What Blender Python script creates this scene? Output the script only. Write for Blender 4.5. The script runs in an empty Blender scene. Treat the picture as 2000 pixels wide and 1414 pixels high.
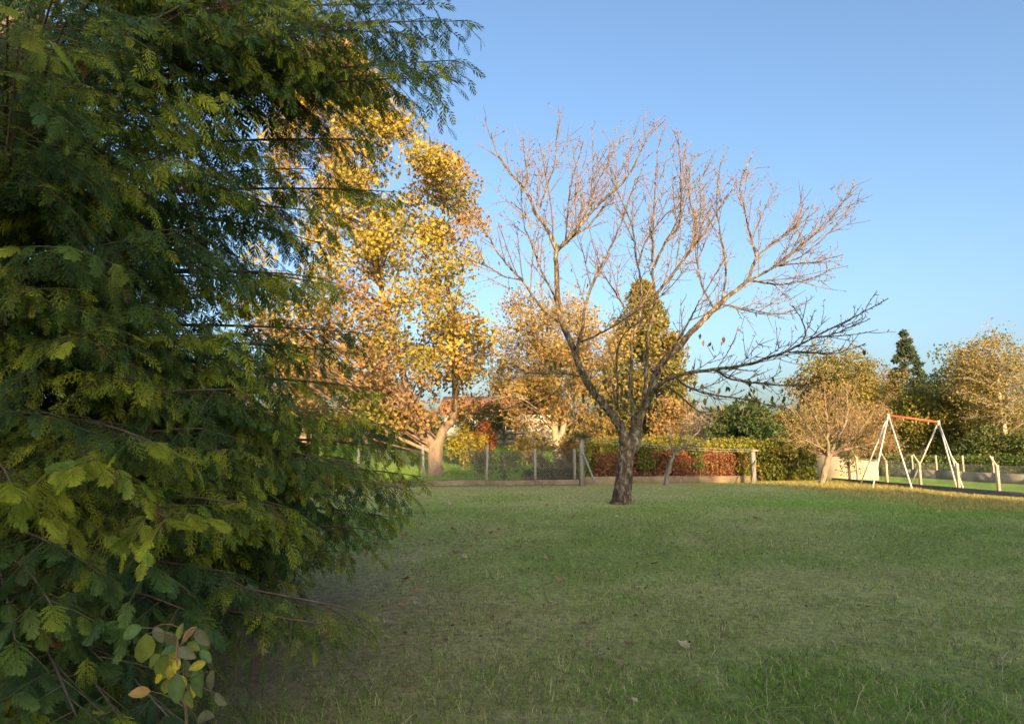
import bpy, math, random
import numpy as np
from mathutils import Vector, Matrix

random.seed(11)
rng = np.random.default_rng(7)
R = math.radians
S = bpy.context.scene
COL = S.collection

# ------------------------------------------------------------------ camera, sky, sun, exposure
FPX = 1303.0                      # focal length in pixels of the 2000 px wide photograph
HOR = 879.0                       # row of the horizon
CAMH = 1.45
PITCH = math.atan((HOR - 707.0) / FPX)
cam_d = bpy.data.cameras.new('camera')
cam = bpy.data.objects.new('camera', cam_d)
COL.objects.link(cam)
cam.location = (0, 0, CAMH)
cam.rotation_euler = (math.pi / 2 + PITCH, 0, 0)
cam_d.sensor_width = 36.0
cam_d.lens = 36.0 * FPX / 2000.0
cam_d.clip_start = 0.05
cam_d.clip_end = 3000.0
S.camera = cam

SUN_EL = R(12.0)
SUN_AZ = R(-10.0)                 # light travels away from the camera, a little to the left
w = bpy.data.worlds.new('World')
S.world = w
w.use_nodes = True
nt = w.node_tree
bg = nt.nodes['Background']
sky = nt.nodes.new('ShaderNodeTexSky')
sky.sky_type = 'NISHITA'
sky.sun_disc = False
sky.sun_elevation = SUN_EL
sky.sun_rotation = R(170.0)
sky.air_density = 1.0
sky.dust_density = 4.2
sky.ozone_density = 2.7
nt.links.new(sky.outputs[0], bg.inputs[0])
bg.inputs[1].default_value = 0.15

sd = bpy.data.lights.new('sun', 'SUN')
sd.energy = 5.0
sd.angle = R(0.55)
sd.color = (1.0, 0.69, 0.35)
sun = bpy.data.objects.new('sun', sd)
COL.objects.link(sun)
SUN_DIR = Vector((math.sin(SUN_AZ) * math.cos(SUN_EL), math.cos(SUN_AZ) * math.cos(SUN_EL), -math.sin(SUN_EL)))
sun.rotation_euler = SUN_DIR.to_track_quat('-Z', 'Y').to_euler()
sun.location = (-5, -30, 20)

S.view_settings.view_transform = 'Standard'
S.view_settings.look = 'None'
S.view_settings.exposure = 1.3
S.view_settings.gamma = 1.0
S.view_settings.use_curve_mapping = False
S.render.engine = 'CYCLES'
S.cycles.max_bounces = 6
S.cycles.diffuse_bounces = 3
S.cycles.transmission_bounces = 3
S.cycles.transparent_max_bounces = 8


# ------------------------------------------------------------------ helpers
def sst(a, b, x):
    t = np.clip((np.asarray(x, float) - a) / (b - a), 0, 1)
    return t * t * (3 - 2 * t)


_lat = np.random.default_rng(3).random((256, 256))


def vnoise(x, y):
    x = np.asarray(x, float); y = np.asarray(y, float)
    xi = np.floor(x).astype(int); yi = np.floor(y).astype(int)
    fx = x - xi; fy = y - yi
    fx = fx * fx * (3 - 2 * fx); fy = fy * fy * (3 - 2 * fy)
    g = lambda a, b: _lat[a % 256, b % 256]
    return ((g(xi, yi) * (1 - fx) + g(xi + 1, yi) * fx) * (1 - fy)
            + (g(xi, yi + 1) * (1 - fx) + g(xi + 1, yi + 1) * fx) * fy)


def fbm(x, y, o=4):
    s = 0; a = 0.5; t = 0
    for k in range(o):
        s = s + a * vnoise(x * 2 ** k + 17.3 * k, y * 2 ** k + 5.1 * k); t += a; a *= 0.5
    return s / t


def tz(x, y):
    """height of the ground"""
    x = np.asarray(x, float); y = np.asarray(y, float)
    z = 0.2 * sst(4, 14, y)
    z = z + 1.45 * sst(26.5, 43, y) * (1 - sst(7, 12, x))
    z = z + 0.05 * (vnoise(x * 0.45 + 9, y * 0.45) - 0.5) * sst(1, 6, np.abs(y))
    return z


def tzf(x, y):
    return float(tz(x, y))


CP, SP = math.cos(PITCH), math.sin(PITCH)


def ray(px, py):
    a = (px - 1000.0) / FPX; b = (707.0 - py) / FPX
    return np.array([a, CP - b * SP, SP + b * CP])


def P(px, py, Y):
    """the point at distance Y in front of the camera that shows at a pixel of the photograph"""
    r = ray(px, py)
    return np.array([0, 0, CAMH]) + r * (Y / r[1])


def G(px, py):
    """where the sight line through a pixel meets the ground"""
    Y = 10.0
    r = ray(px, py)
    lo, hi = 1.0, 120.0
    for k in range(50):
        Y = 0.5 * (lo + hi)
        p = np.array([0, 0, CAMH]) + r * (Y / r[1])
        if p[2] > tzf(p[0], p[1]):
            lo = Y
        else:
            hi = Y
    return np.array([p[0], p[1], tzf(p[0], p[1])])


def proj(p):
    p = np.asarray(p, float)
    q = p - np.array([0, 0, CAMH])
    d = q[..., 1] * CP + q[..., 2] * SP
    u = -q[..., 1] * SP + q[..., 2] * CP
    d = np.where(d > 0.05, d, 0.05)
    return 1000 + FPX * q[..., 0] / d, 707 - FPX * u / d


def nrm(v):
    v = np.asarray(v, float)
    return v / np.maximum(np.linalg.norm(v, axis=-1, keepdims=True), 1e-9)


def pal(r, n, cols, wts, jit=0.25):
    cols = np.array(cols, float); wts = np.array(wts, float); wts /= wts.sum()
    c = cols[r.choice(len(cols), n, p=wts)]
    return c * (1 - jit + 2 * jit * r.random((n, 1)))


class MB:
    """collects geometry, then links it as one mesh object"""
    def __init__(s):
        s.V = []; s.T = []; s.Q = []; s.C = []; s.n = 0

    def add(s, V, T=None, Q=None, C=(0.5, 0.5, 0.5)):
        V = np.asarray(V, float).reshape(-1, 3)
        if T is not None and len(T): s.T.append(np.asarray(T, int).reshape(-1, 3) + s.n)
        if Q is not None and len(Q): s.Q.append(np.asarray(Q, int).reshape(-1, 4) + s.n)
        C = np.asarray(C, float)
        if C.ndim == 1: C = np.tile(C[:3], (len(V), 1))
        s.V.append(V); s.C.append(C[:, :3]); s.n += len(V)

    def box(s, c, size, C=(0.5, 0.5, 0.5), rz=0.0, lean=None):
        h = np.array(size) / 2.0
        v = np.array([[x, y, z] for z in (-1, 1) for y in (-1, 1) for x in (-1, 1)], float) * h
        if lean is not None:
            v[:, 0] += lean[0] * (v[:, 2] + h[2]); v[:, 1] += lean[1] * (v[:, 2] + h[2])
        c_, s_ = math.cos(rz), math.sin(rz)
        v = np.stack([v[:, 0] * c_ - v[:, 1] * s_, v[:, 0] * s_ + v[:, 1] * c_, v[:, 2]], 1) + np.array(c)
        s.add(v, Q=[[0, 2, 3, 1], [4, 5, 7, 6], [0, 1, 5, 4], [2, 6, 7, 3], [0, 4, 6, 2], [1, 3, 7, 5]], C=C)

    def tubes(s, pts, rad, n=3, C=(0.5, 0.5, 0.5), cap=False):
        """pts (N,K,3), rad (N,K): N tubes of K rings"""
        pts = np.asarray(pts, float); rad = np.asarray(rad, float)
        if pts.ndim == 2: pts = pts[None]; rad = rad[None]
        N, K = rad.shape
        t = np.empty_like(pts)
        t[:, 1:-1] = pts[:, 2:] - pts[:, :-2]; t[:, 0] = pts[:, 1] - pts[:, 0]; t[:, -1] = pts[:, -1] - pts[:, -2]
        t = nrm(t)
        m = nrm(pts[:, -1] - pts[:, 0])
        ref = np.where(np.abs(m[:, 2:3]) > 0.8, np.array([[1.0, 0.13, 0]]), np.array([[0.05, 0.1, 1.0]]))[:, None]
        u = nrm(np.cross(t, ref)); v = np.cross(t, u)
        a = np.arange(n) * 2 * math.pi / n
        ring = (pts[:, :, None] + rad[:, :, None, None] * (u[:, :, None] * np.cos(a)[None, None, :, None]
                                                           + v[:, :, None] * np.sin(a)[None, None, :, None]))
        b = (np.arange(N) * K * n)[:, None, None] + (np.arange(K - 1) * n)[None, :, None]
        j = np.arange(n)[None, None, :]; j2 = (j + 1) % n
        q = np.stack([b + j, b + j2, b + n + j2, b + n + j], -1).reshape(-1, 4)
        T = None
        if cap and n > 2:
            e = (np.arange(N) * K * n)[:, None]
            k = np.arange(1, n - 1)[None]
            T = np.concatenate([np.stack([e + 0 * k, e + k + 1, e + k], -1).reshape(-1, 3),
                                np.stack([e + (K - 1) * n + 0 * k, e + (K - 1) * n + k, e + (K - 1) * n + k + 1], -1).reshape(-1, 3)])
        C = np.asarray(C, float)
        if C.ndim == 2: C = np.repeat(C, K * n, 0)
        s.add(ring.reshape(-1, 3), Q=q, T=T, C=C)

    def inst(s, proto, M, O, C):
        """copies of a small pattern (verts, tris, tint) with matrices M (N,3,3), offsets O, colours C"""
        v, f, tint = proto
        V = np.einsum('nij,mj->nmi', M, v) + O[:, None]
        F = f[None] + (np.arange(len(M)) * len(v))[:, None, None]
        CC = C[:, None] * tint[None]
        s.add(V.reshape(-1, 3), T=F.reshape(-1, 3), C=CC.reshape(-1, 3))

    def build(s, name, mat, parent=None, smooth=False, kind=None):
        me = bpy.data.meshes.new(name)
        V = np.concatenate(s.V).astype(np.float32)
        T = np.concatenate(s.T) if s.T else np.zeros((0, 3), int)
        Q = np.concatenate(s.Q) if s.Q else np.zeros((0, 4), int)
        L = np.concatenate([T.ravel(), Q.ravel()]).astype(np.int32)
        st = np.concatenate([np.arange(len(T)) * 3, len(T) * 3 + np.arange(len(Q)) * 4]).astype(np.int32)
        tot = np.concatenate([np.full(len(T), 3), np.full(len(Q), 4)]).astype(np.int32)
        me.vertices.add(len(V)); me.vertices.foreach_set('co', V.ravel())
        me.loops.add(len(L)); me.loops.foreach_set('vertex_index', L)
        me.polygons.add(len(st)); me.polygons.foreach_set('loop_start', st); me.polygons.foreach_set('loop_total', tot)
        if smooth: me.polygons.foreach_set('use_smooth', np.ones(len(st), bool))
        at = me.color_attributes.new('Col', 'FLOAT_COLOR', 'POINT')
        C = np.concatenate(s.C); C = np.concatenate([C, np.ones((len(C), 1))], 1).astype(np.float32)
        at.data.foreach_set('color', C.ravel())
        me.update(calc_edges=True)
        me.materials.append(mat)
        o = bpy.data.objects.new(name, me)
        COL.objects.link(o)
        if parent is not None: o.parent = parent
        if kind: o['kind'] = kind
        return o


def tag(o, label, cat, group=None):
    o['label'] = label; o['category'] = cat
    if group: o['group'] = group
    return o


def thing(name, label, cat, group=None):
    o = bpy.data.objects.new(name, None)
    COL.objects.link(o)
    o.empty_display_size = 0.2
    return tag(o, label, cat, group)


def instobj(name, me, parent, loc, rot=(0, 0, 0), sc=(1, 1, 1)):
    o = bpy.data.objects.new(name, me)
    COL.objects.link(o)
    o.parent = parent
    o.location = loc; o.rotation_euler = rot; o.scale = sc
    return o


# ------------------------------------------------------------------ materials
def mat_leaf(name, trans=0.35, rough=0.55, spec=0.3, var=0.25):
    m = bpy.data.materials.new(name); m.use_nodes = True
    t = m.node_tree; t.nodes.clear()
    o = t.nodes.new('ShaderNodeOutputMaterial')
    a = t.nodes.new('ShaderNodeAttribute'); a.attribute_name = 'Col'
    n = t.nodes.new('ShaderNodeTexNoise'); n.inputs['Scale'].default_value = 9.0; n.inputs['Detail'].default_value = 2.0
    g = t.nodes.new('ShaderNodeNewGeometry')
    t.links.new(g.outputs['Position'], n.inputs['Vector'])
    mr = t.nodes.new('ShaderNodeMapRange'); mr.inputs[1].default_value = 0.3; mr.inputs[2].default_value = 0.7
    mr.inputs[3].default_value = 1 - var; mr.inputs[4].default_value = 1 + var
    t.links.new(n.outputs['Fac'], mr.inputs[0])
    mx = t.nodes.new('ShaderNodeMix'); mx.data_type = 'RGBA'; mx.blend_type = 'MULTIPLY'; mx.inputs[0].default_value = 1.0
    t.links.new(a.outputs['Color'], mx.inputs[6]); t.links.new(mr.outputs[0], mx.inputs[7])
    b = t.nodes.new('ShaderNodeBsdfPrincipled')
    b.inputs['Roughness'].default_value = rough
    b.inputs['Specular IOR Level'].default_value = spec
    t.links.new(mx.outputs[2], b.inputs['Base Color'])
    if trans > 0:
        tr = t.nodes.new('ShaderNodeBsdfTranslucent')
        t.links.new(mx.outputs[2], tr.inputs['Color'])
        ms = t.nodes.new('ShaderNodeMixShader'); ms.inputs[0].default_value = trans
        t.links.new(b.outputs[0], ms.inputs[1]); t.links.new(tr.outputs[0], ms.inputs[2])
        t.links.new(ms.outputs[0], o.inputs['Surface'])
    else:
        t.links.new(b.outputs[0], o.inputs['Surface'])
    return m


def mat_rough(name, stops, scale=6.0, stretch=(1, 1, 1), bump=0.4, rough=0.9, detail=6.0, bscale=None, use_col=False, bdist=0.02):
    """noise-coloured rough surface"""
    m = bpy.data.materials.new(name); m.use_nodes = True
    t = m.node_tree
    b = t.nodes['Principled BSDF']
    b.inputs['Roughness'].default_value = rough
    b.inputs['Specular IOR Level'].default_value = 0.25
    tc = t.nodes.new('ShaderNodeTexCoord'); mp = t.nodes.new('ShaderNodeMapping')
    mp.inputs['Scale'].default_value = stretch
    t.links.new(tc.outputs['Object'], mp.inputs['Vector'])
    n = t.nodes.new('ShaderNodeTexNoise'); n.inputs['Scale'].default_value = scale; n.inputs['Detail'].default_value = detail
    n.inputs['Roughness'].default_value = 0.65
    t.links.new(mp.outputs[0], n.inputs['Vector'])
    r = t.nodes.new('ShaderNodeValToRGB')
    e = r.color_ramp.elements
    while len(e) < len(stops): e.new(0.5)
    for k, (p, c) in enumerate(stops):
        e[k].position = p; e[k].color = (*c, 1)
    t.links.new(n.outputs['Fac'], r.inputs[0])
    src = r.outputs[0]
    if use_col:
        a = t.nodes.new('ShaderNodeAttribute'); a.attribute_name = 'Col'
        mx = t.nodes.new('ShaderNodeMix'); mx.data_type = 'RGBA'; mx.blend_type = 'MULTIPLY'; mx.inputs[0].default_value = 1.0
        t.links.new(src, mx.inputs[6]); t.links.new(a.outputs['Color'], mx.inputs[7]); src = mx.outputs[2]
    t.links.new(src, b.inputs['Base Color'])
    n2 = t.nodes.new('ShaderNodeTexNoise'); n2.inputs['Scale'].default_value = bscale or scale * 2.5; n2.inputs['Detail'].default_value = 5.0
    t.links.new(mp.outputs[0], n2.inputs['Vector'])
    bp = t.nodes.new('ShaderNodeBump'); bp.inputs['Strength'].default_value = bump; bp.inputs['Distance'].default_value = bdist
    t.links.new(n2.outputs['Fac'], bp.inputs['Height']); t.links.new(bp.outputs[0], b.inputs['Normal'])
    return m


M_LEAF = mat_leaf('leaf_foliage', 0.35)
M_CONIFER = mat_leaf('conifer_scale_leaves', 0.4, 0.6, 0.25, 0.35)
M_GRASS = mat_leaf('grass_blades', 0.3, 0.6, 0.2, 0.2)
M_BARK_CHERRY = mat_rough('lichened_cherry_bark', [(0.36, (0.045, 0.033, 0.028)), (0.50, (0.13, 0.10, 0.075)), (0.58, (0.25, 0.22, 0.16)), (0.68, (0.42, 0.41, 0.33))],
                          11.0, (1, 1, 0.5), 1.0, 0.9, use_col=True, bscale=18, bdist=0.04)
M_TWIG = mat_rough('twig_bark', [(0.35, (0.7, 0.7, 0.7)), (0.65, (1.2, 1.2, 1.2))], 12, bump=0.2, use_col=True)
M_BARK = mat_rough('grey_brown_bark', [(0.3, (0.5, 0.5, 0.5)), (0.7, (1.4, 1.4, 1.4))], 7, (1, 1, 0.35), 0.8, use_col=True)
M_WOOD = mat_rough('weathered_post_wood', [(0.3, (0.20, 0.18, 0.155)), (0.7, (0.38, 0.35, 0.30))], 8, (4, 4, 0.4), 0.4)
M_CONC = mat_rough('weathered_concrete', [(0.3, (0.22, 0.19, 0.15)), (0.5, (0.36, 0.33, 0.28)), (0.72, (0.46, 0.43, 0.37))], 2.2, bump=0.35, bscale=20, use_col=True)
M_KERB = mat_rough('dark_stained_concrete', [(0.3, (0.11, 0.105, 0.10)), (0.7, (0.19, 0.18, 0.165))], 5, bump=0.3, bscale=25)
M_WHITEWALL = mat_rough('cream_render', [(0.3, (0.46, 0.43, 0.36)), (0.6, (0.62, 0.60, 0.52))], 1.3, bump=0.2, bscale=30, use_col=True)
M_TILE = mat_rough('clay_roof_tiles', [(0.3, (0.22, 0.09, 0.05)), (0.7, (0.42, 0.20, 0.12))], 3, (3, 0.5, 1), 0.6)
M_STONE = mat_rough('pale_limestone', [(0.3, (0.34, 0.29, 0.21)), (0.7, (0.58, 0.52, 0.40))], 4, bump=0.5)
M_WIRE = mat_rough('galvanised_wire', [(0.3, (0.30, 0.30, 0.29)), (0.7, (0.45, 0.44, 0.42))], 3, bump=0.0, rough=0.55)
M_WPAINT = mat_rough('chipped_white_paint', [(0.30, (0.30, 0.22, 0.16)), (0.36, (0.50, 0.49, 0.46)), (0.7, (0.64, 0.63, 0.60))], 5, bump=0.15, rough=0.5)
M_RPAINT = mat_rough('faded_red_paint', [(0.3, (0.40, 0.07, 0.03)), (0.7, (0.56, 0.12, 0.05))], 6, bump=0.15, rough=0.5)
M_GLASS = bpy.data.materials.new('window_glass'); M_GLASS.use_nodes = True
_b = M_GLASS.node_tree.nodes['Principled BSDF']
_b.inputs['Base Color'].default_value = (0.03, 0.035, 0.04, 1); _b.inputs['Roughness'].default_value = 0.08
_n = M_GLASS.node_tree.nodes.new('ShaderNodeTexNoise'); _n.inputs['Scale'].default_value = 2
_p = M_GLASS.node_tree.nodes.new('ShaderNodeBump'); _p.inputs['Strength'].default_value = 0.05
M_GLASS.node_tree.links.new(_n.outputs[0], _p.inputs['Height']); M_GLASS.node_tree.links.new(_p.outputs[0], _b.inputs['Normal'])

# ------------------------------------------------------------------ ground
def spaced(segs):
    out = []
    for a, b, n in segs: out += list(np.linspace(a, b, n, endpoint=False))
    return np.array(out + [segs[-1][1]])


gx = spaced([(-900, -60, 12), (-60, -14, 24), (-14, 22, 110), (22, 70, 28), (70, 900, 12)])
gy = spaced([(-500, -30, 8), (-30, 1, 16), (1, 46, 130), (46, 120, 24), (120, 1500, 14)])
GX, GY = np.meshgrid(gx, gy)
GZ = tz(GX, GY)


def green_patch(x, y):
    """0 dry straw-coloured, 1 green: the patchiness of the lawn"""
    a = fbm(x * 0.16 + 3, y * 0.16 + 8, 3); b = fbm(x * 0.7 + 31, y * 0.7 + 2, 3)
    g = 0.6 * a + 0.4 * b
    g = np.clip((g - 0.30) / 0.26, 0, 1)
    g = g * 0.6 + 0.12 + 0.22 * sst(2, 9, np.asarray(x) + 0.0 * y)
    dry = np.exp(-(((x + 1.9) / 1.4) ** 2 + ((y - 5.2) / 2.6) ** 2))          # needle litter beside the conifer
    dry2 = np.exp(-(((x + 4.0) / 3.0) ** 2 + ((y - 4.4) / 3.2) ** 2))
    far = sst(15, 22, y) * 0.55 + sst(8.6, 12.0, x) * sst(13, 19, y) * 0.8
    return np.clip(g - 0.8 * dry - 1.0 * dry2 - far, 0, 1)


def litter_zone(x, y):
    return np.clip(1.5 * np.exp(-(((x + 3.0) / 2.0) ** 2 + ((y - 4.9) / 2.7) ** 2)) * (0.5 + fbm(x * 1.6, y * 1.6, 3)), 0, 1)


def neighbour(x, y):
    """1 on the lush lawns beyond the boundary"""
    return np.maximum(sst(25.5, 26.5, y) * (1 - sst(10, 11, x)), sst(13.6, 14.2, x) * sst(8, 10, y))


g = green_patch(GX, GY); nb = neighbour(GX, GY)
dryc = np.array([0.34, 0.31, 0.115]); grc = np.array([0.165, 0.25, 0.03]); lush = np.array([0.22, 0.35, 0.035])
gc = dryc * (1 - g[..., None]) + grc * g[..., None]
gc = gc * (0.8 + 0.4 * fbm(GX * 2.1, GY * 2.1, 3) + 0.35 * sst(9, 17, GY))[..., None]  # far end coloured lighter to lift its dim shade, besides being drier
gc = gc * (1 - nb[..., None]) + lush * (0.75 + 0.5 * fbm(GX * 0.8, GY * 0.8, 3))[..., None] * nb[..., None]
lit = litter_zone(GX, GY)[..., None]
gc = gc * (1 - lit) + np.array([0.21, 0.155, 0.095]) * lit
nx, ny = len(gx), len(gy)
idx = np.arange(nx * ny).reshape(ny, nx)
Q = np.stack([idx[:-1, :-1], idx[:-1, 1:], idx[1:, 1:], idx[1:, :-1]], -1).reshape(-1, 4)
M_GROUND = mat_rough('lawn_soil_and_thatch', [(0.3, (0.55, 0.52, 0.5)), (0.5, (0.95, 0.95, 0.9)), (0.7, (1.45, 1.4, 1.3))], 14, bump=0.8, bscale=60, use_col=True, detail=8)
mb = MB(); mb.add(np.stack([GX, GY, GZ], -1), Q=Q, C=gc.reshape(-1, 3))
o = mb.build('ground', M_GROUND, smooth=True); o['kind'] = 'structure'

# ------------------------------------------------------------------ grass blades
def grass(n, y0, y1, hmin, hmax, wid, pw, name, label, seed, xs=None, colfun=None, tris=3, bend=1.0):
    r = np.random.default_rng(seed)
    u = r.random(n)
    y = (y0 ** (1 - pw) + u * (y1 ** (1 - pw) - y0 ** (1 - pw))) ** (1 / (1 - pw))
    if xs is None:
        x = y * (r.random(n) * 1.65 - 0.85)
    else:
        x = xs[0] + r.random(n) * (xs[1] - xs[0])
    keep = (neighbour(x, y) < 0.3) if xs is None else np.ones(n, bool)
    keep &= np.hypot(x - 2.6, y - 15.4) > 0.25
    if xs is not None and xs[0] > 0: keep &= r.random(n) < sst(xs[0], xs[0] + 3.2, x) * (0.4 + fbm(x, y, 2))
    gp = green_patch(x, y)
    clump = fbm(x * 3.1 + 7, y * 3.1, 2)
    keep &= r.random(n) < (0.5 + 0.5 * gp) * np.clip(clump * 2.4 - 0.3, 0.3, 1)
    keep &= r.random(n) > 0.9 * litter_zone(x, y)
    x = x[keep]; y = y[keep]; gp = gp[keep]; n = len(x)
    z = tz(x, y) - 0.004
    h = (hmin + (hmax - hmin) * r.random(n) ** 1.6) * (0.75 + 0.7 * fbm(x * 1.3, y * 1.3, 2))
    wd = wid * (0.6 + 0.8 * r.random(n)) * np.maximum(1, y / 6.0) ** 0.75
    a = r.random(n) * 2 * math.pi
    lean = bend * h * (0.5 + 2.2 * r.random(n))
    dx, dy = np.cos(a), np.sin(a)
    b = np.stack([x, y, z], 1)
    side = np.stack([-dy, dx, np.zeros(n)], 1) * wd[:, None] * 0.5
    d = np.stack([dx, dy, np.zeros(n)], 1)
    m = b + d * (lean * 0.35)[:, None] + np.array([0, 0, 1]) * (h * 0.62)[:, None]
    t = b + d * lean[:, None] + np.array([0, 0, 1]) * (h * 0.95)[:, None]
    V = np.stack([b - side, b + side, m + side * 0.8, m - side * 0.8, t], 1)
    k = np.arange(n)[:, None] * 5
    Qd = k + np.array([0, 1, 2, 3]); Tr = k + np.array([3, 2, 4])
    if colfun is None:
        grn = np.array([0.18, 0.31, 0.035]); yel = np.array([0.31, 0.35, 0.06]); straw = np.array([0.52, 0.46, 0.22]); brn = np.array([0.13, 0.09, 0.055])
        pick = r.random(n)
        c = np.where((pick < 0.42 + 0.45 * gp)[:, None], grn, np.where((pick < 0.66 + 0.27 * gp)[:, None], straw, np.where((pick < 0.86)[:, None], yel, brn)))
        c = c * (0.65 + 0.7 * r.random(n) + 0.35 * sst(9, 17, y))[:, None]  # far blades also coloured lighter to make up for the dim shade
    else:
        c = colfun(x, y, r)
    mb = MB()
    if tris == 1:
        V = np.stack([b - side, b + side, t], 1)
        mb.add(V.reshape(-1, 3), T=np.arange(n)[:, None] * 3 + np.array([0, 1, 2]), C=np.repeat(c, 3, 0))
    else:
        mb.add(V.reshape(-1, 3), T=Tr, Q=Qd, C=np.repeat(c, 5, 0))
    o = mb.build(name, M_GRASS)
    o['kind'] = 'stuff'; tag(o, label, 'grass')
    return o


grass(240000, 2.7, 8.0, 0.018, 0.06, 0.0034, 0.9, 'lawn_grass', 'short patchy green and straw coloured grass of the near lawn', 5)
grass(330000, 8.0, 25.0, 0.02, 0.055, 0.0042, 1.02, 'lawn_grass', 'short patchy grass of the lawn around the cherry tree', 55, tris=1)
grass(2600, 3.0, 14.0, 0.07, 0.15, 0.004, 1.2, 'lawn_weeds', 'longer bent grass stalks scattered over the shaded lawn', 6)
lushf = lambda x, y, r: np.array([0.20, 0.33, 0.035]) * (0.6 + 0.8 * r.random(len(x)))[:, None]
grass(90000, 26.5, 44.0, 0.08, 0.17, 0.006, 0.5, 'neighbour_grass', 'bright green sunlit grass of the lawn beyond the left fence', 8, (-16, 9), lushf, tris=1, bend=0.45)
strawf = lambda x, y, r: pal(r, len(x), [(0.50, 0.40, 0.14), (0.38, 0.32, 0.09), (0.26, 0.28, 0.06)], [3, 2, 1])
grass(90000, 14.0, 27.0, 0.05, 0.12, 0.006, 0.5, 'dry_grass', 'strip of dry yellow grass along the right hand fence', 9, (8.5, 13.0), strawf, tris=1, bend=0.5)


# ------------------------------------------------------------------ generic leaf patterns
def leaf_rhomb():
    v = np.array([[0, 0, 0], [0.5, 0.32, 0.05], [1, 0, 0], [0.5, -0.32, 0.05]], float)
    return v, np.array([[0, 2, 1], [0, 3, 2]]), np.array([[0.9], [1.0], [1.1], [1.0]]) * np.ones((1, 3))


def leaf_simple():
    pts = [(0, 0), (0.12, 0.5), (0.55, 0.5), (1.0, 0.0), (0.55, -0.5), (0.12, -0.5)]
    v = np.array([[a, b, 0.3 * abs(b)] for a, b in pts], float)
    v[2, 0] = 0.42; v[4, 0] = 0.62
    return v, np.array([[0, 3, 1], [1, 3, 2], [0, 5, 3], [5, 4, 3]]), np.ones((6, 3))


def leaf_lobed():
    """five-lobed maple leaf outline, folded a little along its midrib"""
    pts = [(0, 0), (0.15, 0.34), (0.05, 0.52), (0.34, 0.38), (0.5, 0.58), (0.62, 0.28), (1.0, 0.0), (0.62, -0.28), (0.5, -0.58), (0.34, -0.38), (0.05, -0.52), (0.15, -0.34)]
    v = np.array([[a, b, 0.25 * abs(b)] for a, b in pts] + [[0.35, 0, 0]], float)
    n = len(pts)
    f = np.array([[n, k, (k + 1) % n] for k in range(n)])
    return v, f, np.ones((n + 1, 3))


PR_RHOMB = leaf_rhomb(); PR_MAPLE = leaf_lobed(); PR_MAPLE_S = leaf_simple()


def rand_rot(n, r, droop=0.0, size=1.0):
    """random leaf frames; droop pulls tips downwards"""
    d = nrm(r.normal(size=(n, 3)) + np.array([0, 0, -droop]))
    q = nrm(np.cross(d, nrm(r.normal(size=(n, 3)))))
    k = np.cross(d, q)
    s = np.asarray(size)
    if s.ndim == 0: s = np.full(n, float(s))
    return np.stack([d, q, k], -1) * s[:, None, None]


def curve3(a, b, c, K):
    t = np.linspace(0, 1, K)[:, None]
    return (1 - t) ** 2 * a + 2 * t * (1 - t) * b + t * t * c


def resample(pts, vals, step):
    pts = np.asarray(pts, float)
    # smooth by Catmull-Rom, then resample
    P0 = np.vstack([2 * pts[0] - pts[1], pts, 2 * pts[-1] - pts[-2]])
    out = []; ov = []
    vals = np.asarray(vals, float)
    for i in range(len(pts) - 1):
        p0, p1, p2, p3 = P0[i:i + 4]
        n = max(2, int(np.linalg.norm(p2 - p1) / step) + 1)
        t = np.linspace(0, 1, n, endpoint=False)[:, None]
        out.append(0.5 * (2 * p1 + (p2 - p0) * t + (2 * p0 - 5 * p1 + 4 * p2 - p3) * t ** 2 + (3 * p1 - p0 - 3 * p2 + p3) * t ** 3))
        ov.append(vals[i] + (vals[i + 1] - vals[i]) * t[:, 0])
    out.append(pts[-1:]); ov.append(vals[-1:])
    return np.vstack(out), np.concatenate(ov)


class Twigs:
    """collects polylines of equal ring count and writes them in batches"""
    def __init__(s): s.d = {}

    def add(s, pts, rad, c, n=3):
        s.d.setdefault((len(pts), n), []).append((pts, rad, c))

    def write(s, mb):
        for (K, n), L in s.d.items():
            mb.tubes(np.array([l[0] for l in L]), np.array([l[1] for l in L]), n, np.array([l[2] for l in L]))


def twig_line(p, d, L, K, r, wig=0.08, up=0.0):
    pts = [np.array(p, float)]
    d = nrm(d); st = L / (K - 1)
    for k in range(K - 1):
        d = nrm(d + r.normal(size=3) * wig + np.array([0, 0, up]))
        pts.append(pts[-1] + d * st)
    return np.array(pts)


def side_dir(t, r, spread):
    q = nrm(r.normal(size=3)); q = nrm(q - t * np.dot(q, t))
    return nrm(t * math.cos(spread) + q * math.sin(spread))


# ------------------------------------------------------------------ unseen leaf belt added behind the camera to shade the lawn
def shade_belt_behind():
    r = np.random.default_rng(2)
    ca, sa = math.cos(SUN_AZ), math.sin(SUN_AZ)
    n = 20000
    u = r.uniform(-12, 18, n); s_ = r.uniform(-50, -44, n)
    top = np.interp(u, [-12, -8, 0, 4, 8.6, 13.3, 15.3, 18], SHADE_BELT_TOP)
    top = top + 0.9 * (fbm(u * 0.5 + 3, u * 0.0 + 1, 3) - 0.5)
    z = top * r.random(n) ** 0.75
    O = np.stack([u * ca + s_ * sa, -u * sa + s_ * ca, z], 1)
    m = MB(); m.inst(PR_RHOMB, rand_rot(n, r, 0.2, r.uniform(0.7, 1.5, n)), O, pal(r, n, [(0.10, 0.12, 0.04), (0.16, 0.14, 0.05), (0.06, 0.08, 0.03)], [2, 1, 2]))
    o = m.build('added_shade_belt', M_LEAF); o['kind'] = 'stuff'; tag(o, 'added unseen belt of leaves behind the viewer that shades the lawn', 'wood')
SHADE_BELT_TOP = [12.5, 14.4, 15.4, 16.9, 16.4, 14.2, 11.9, 6]  # outline of the added belt, shaped to set where the shade ends
shade_belt_behind()


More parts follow.
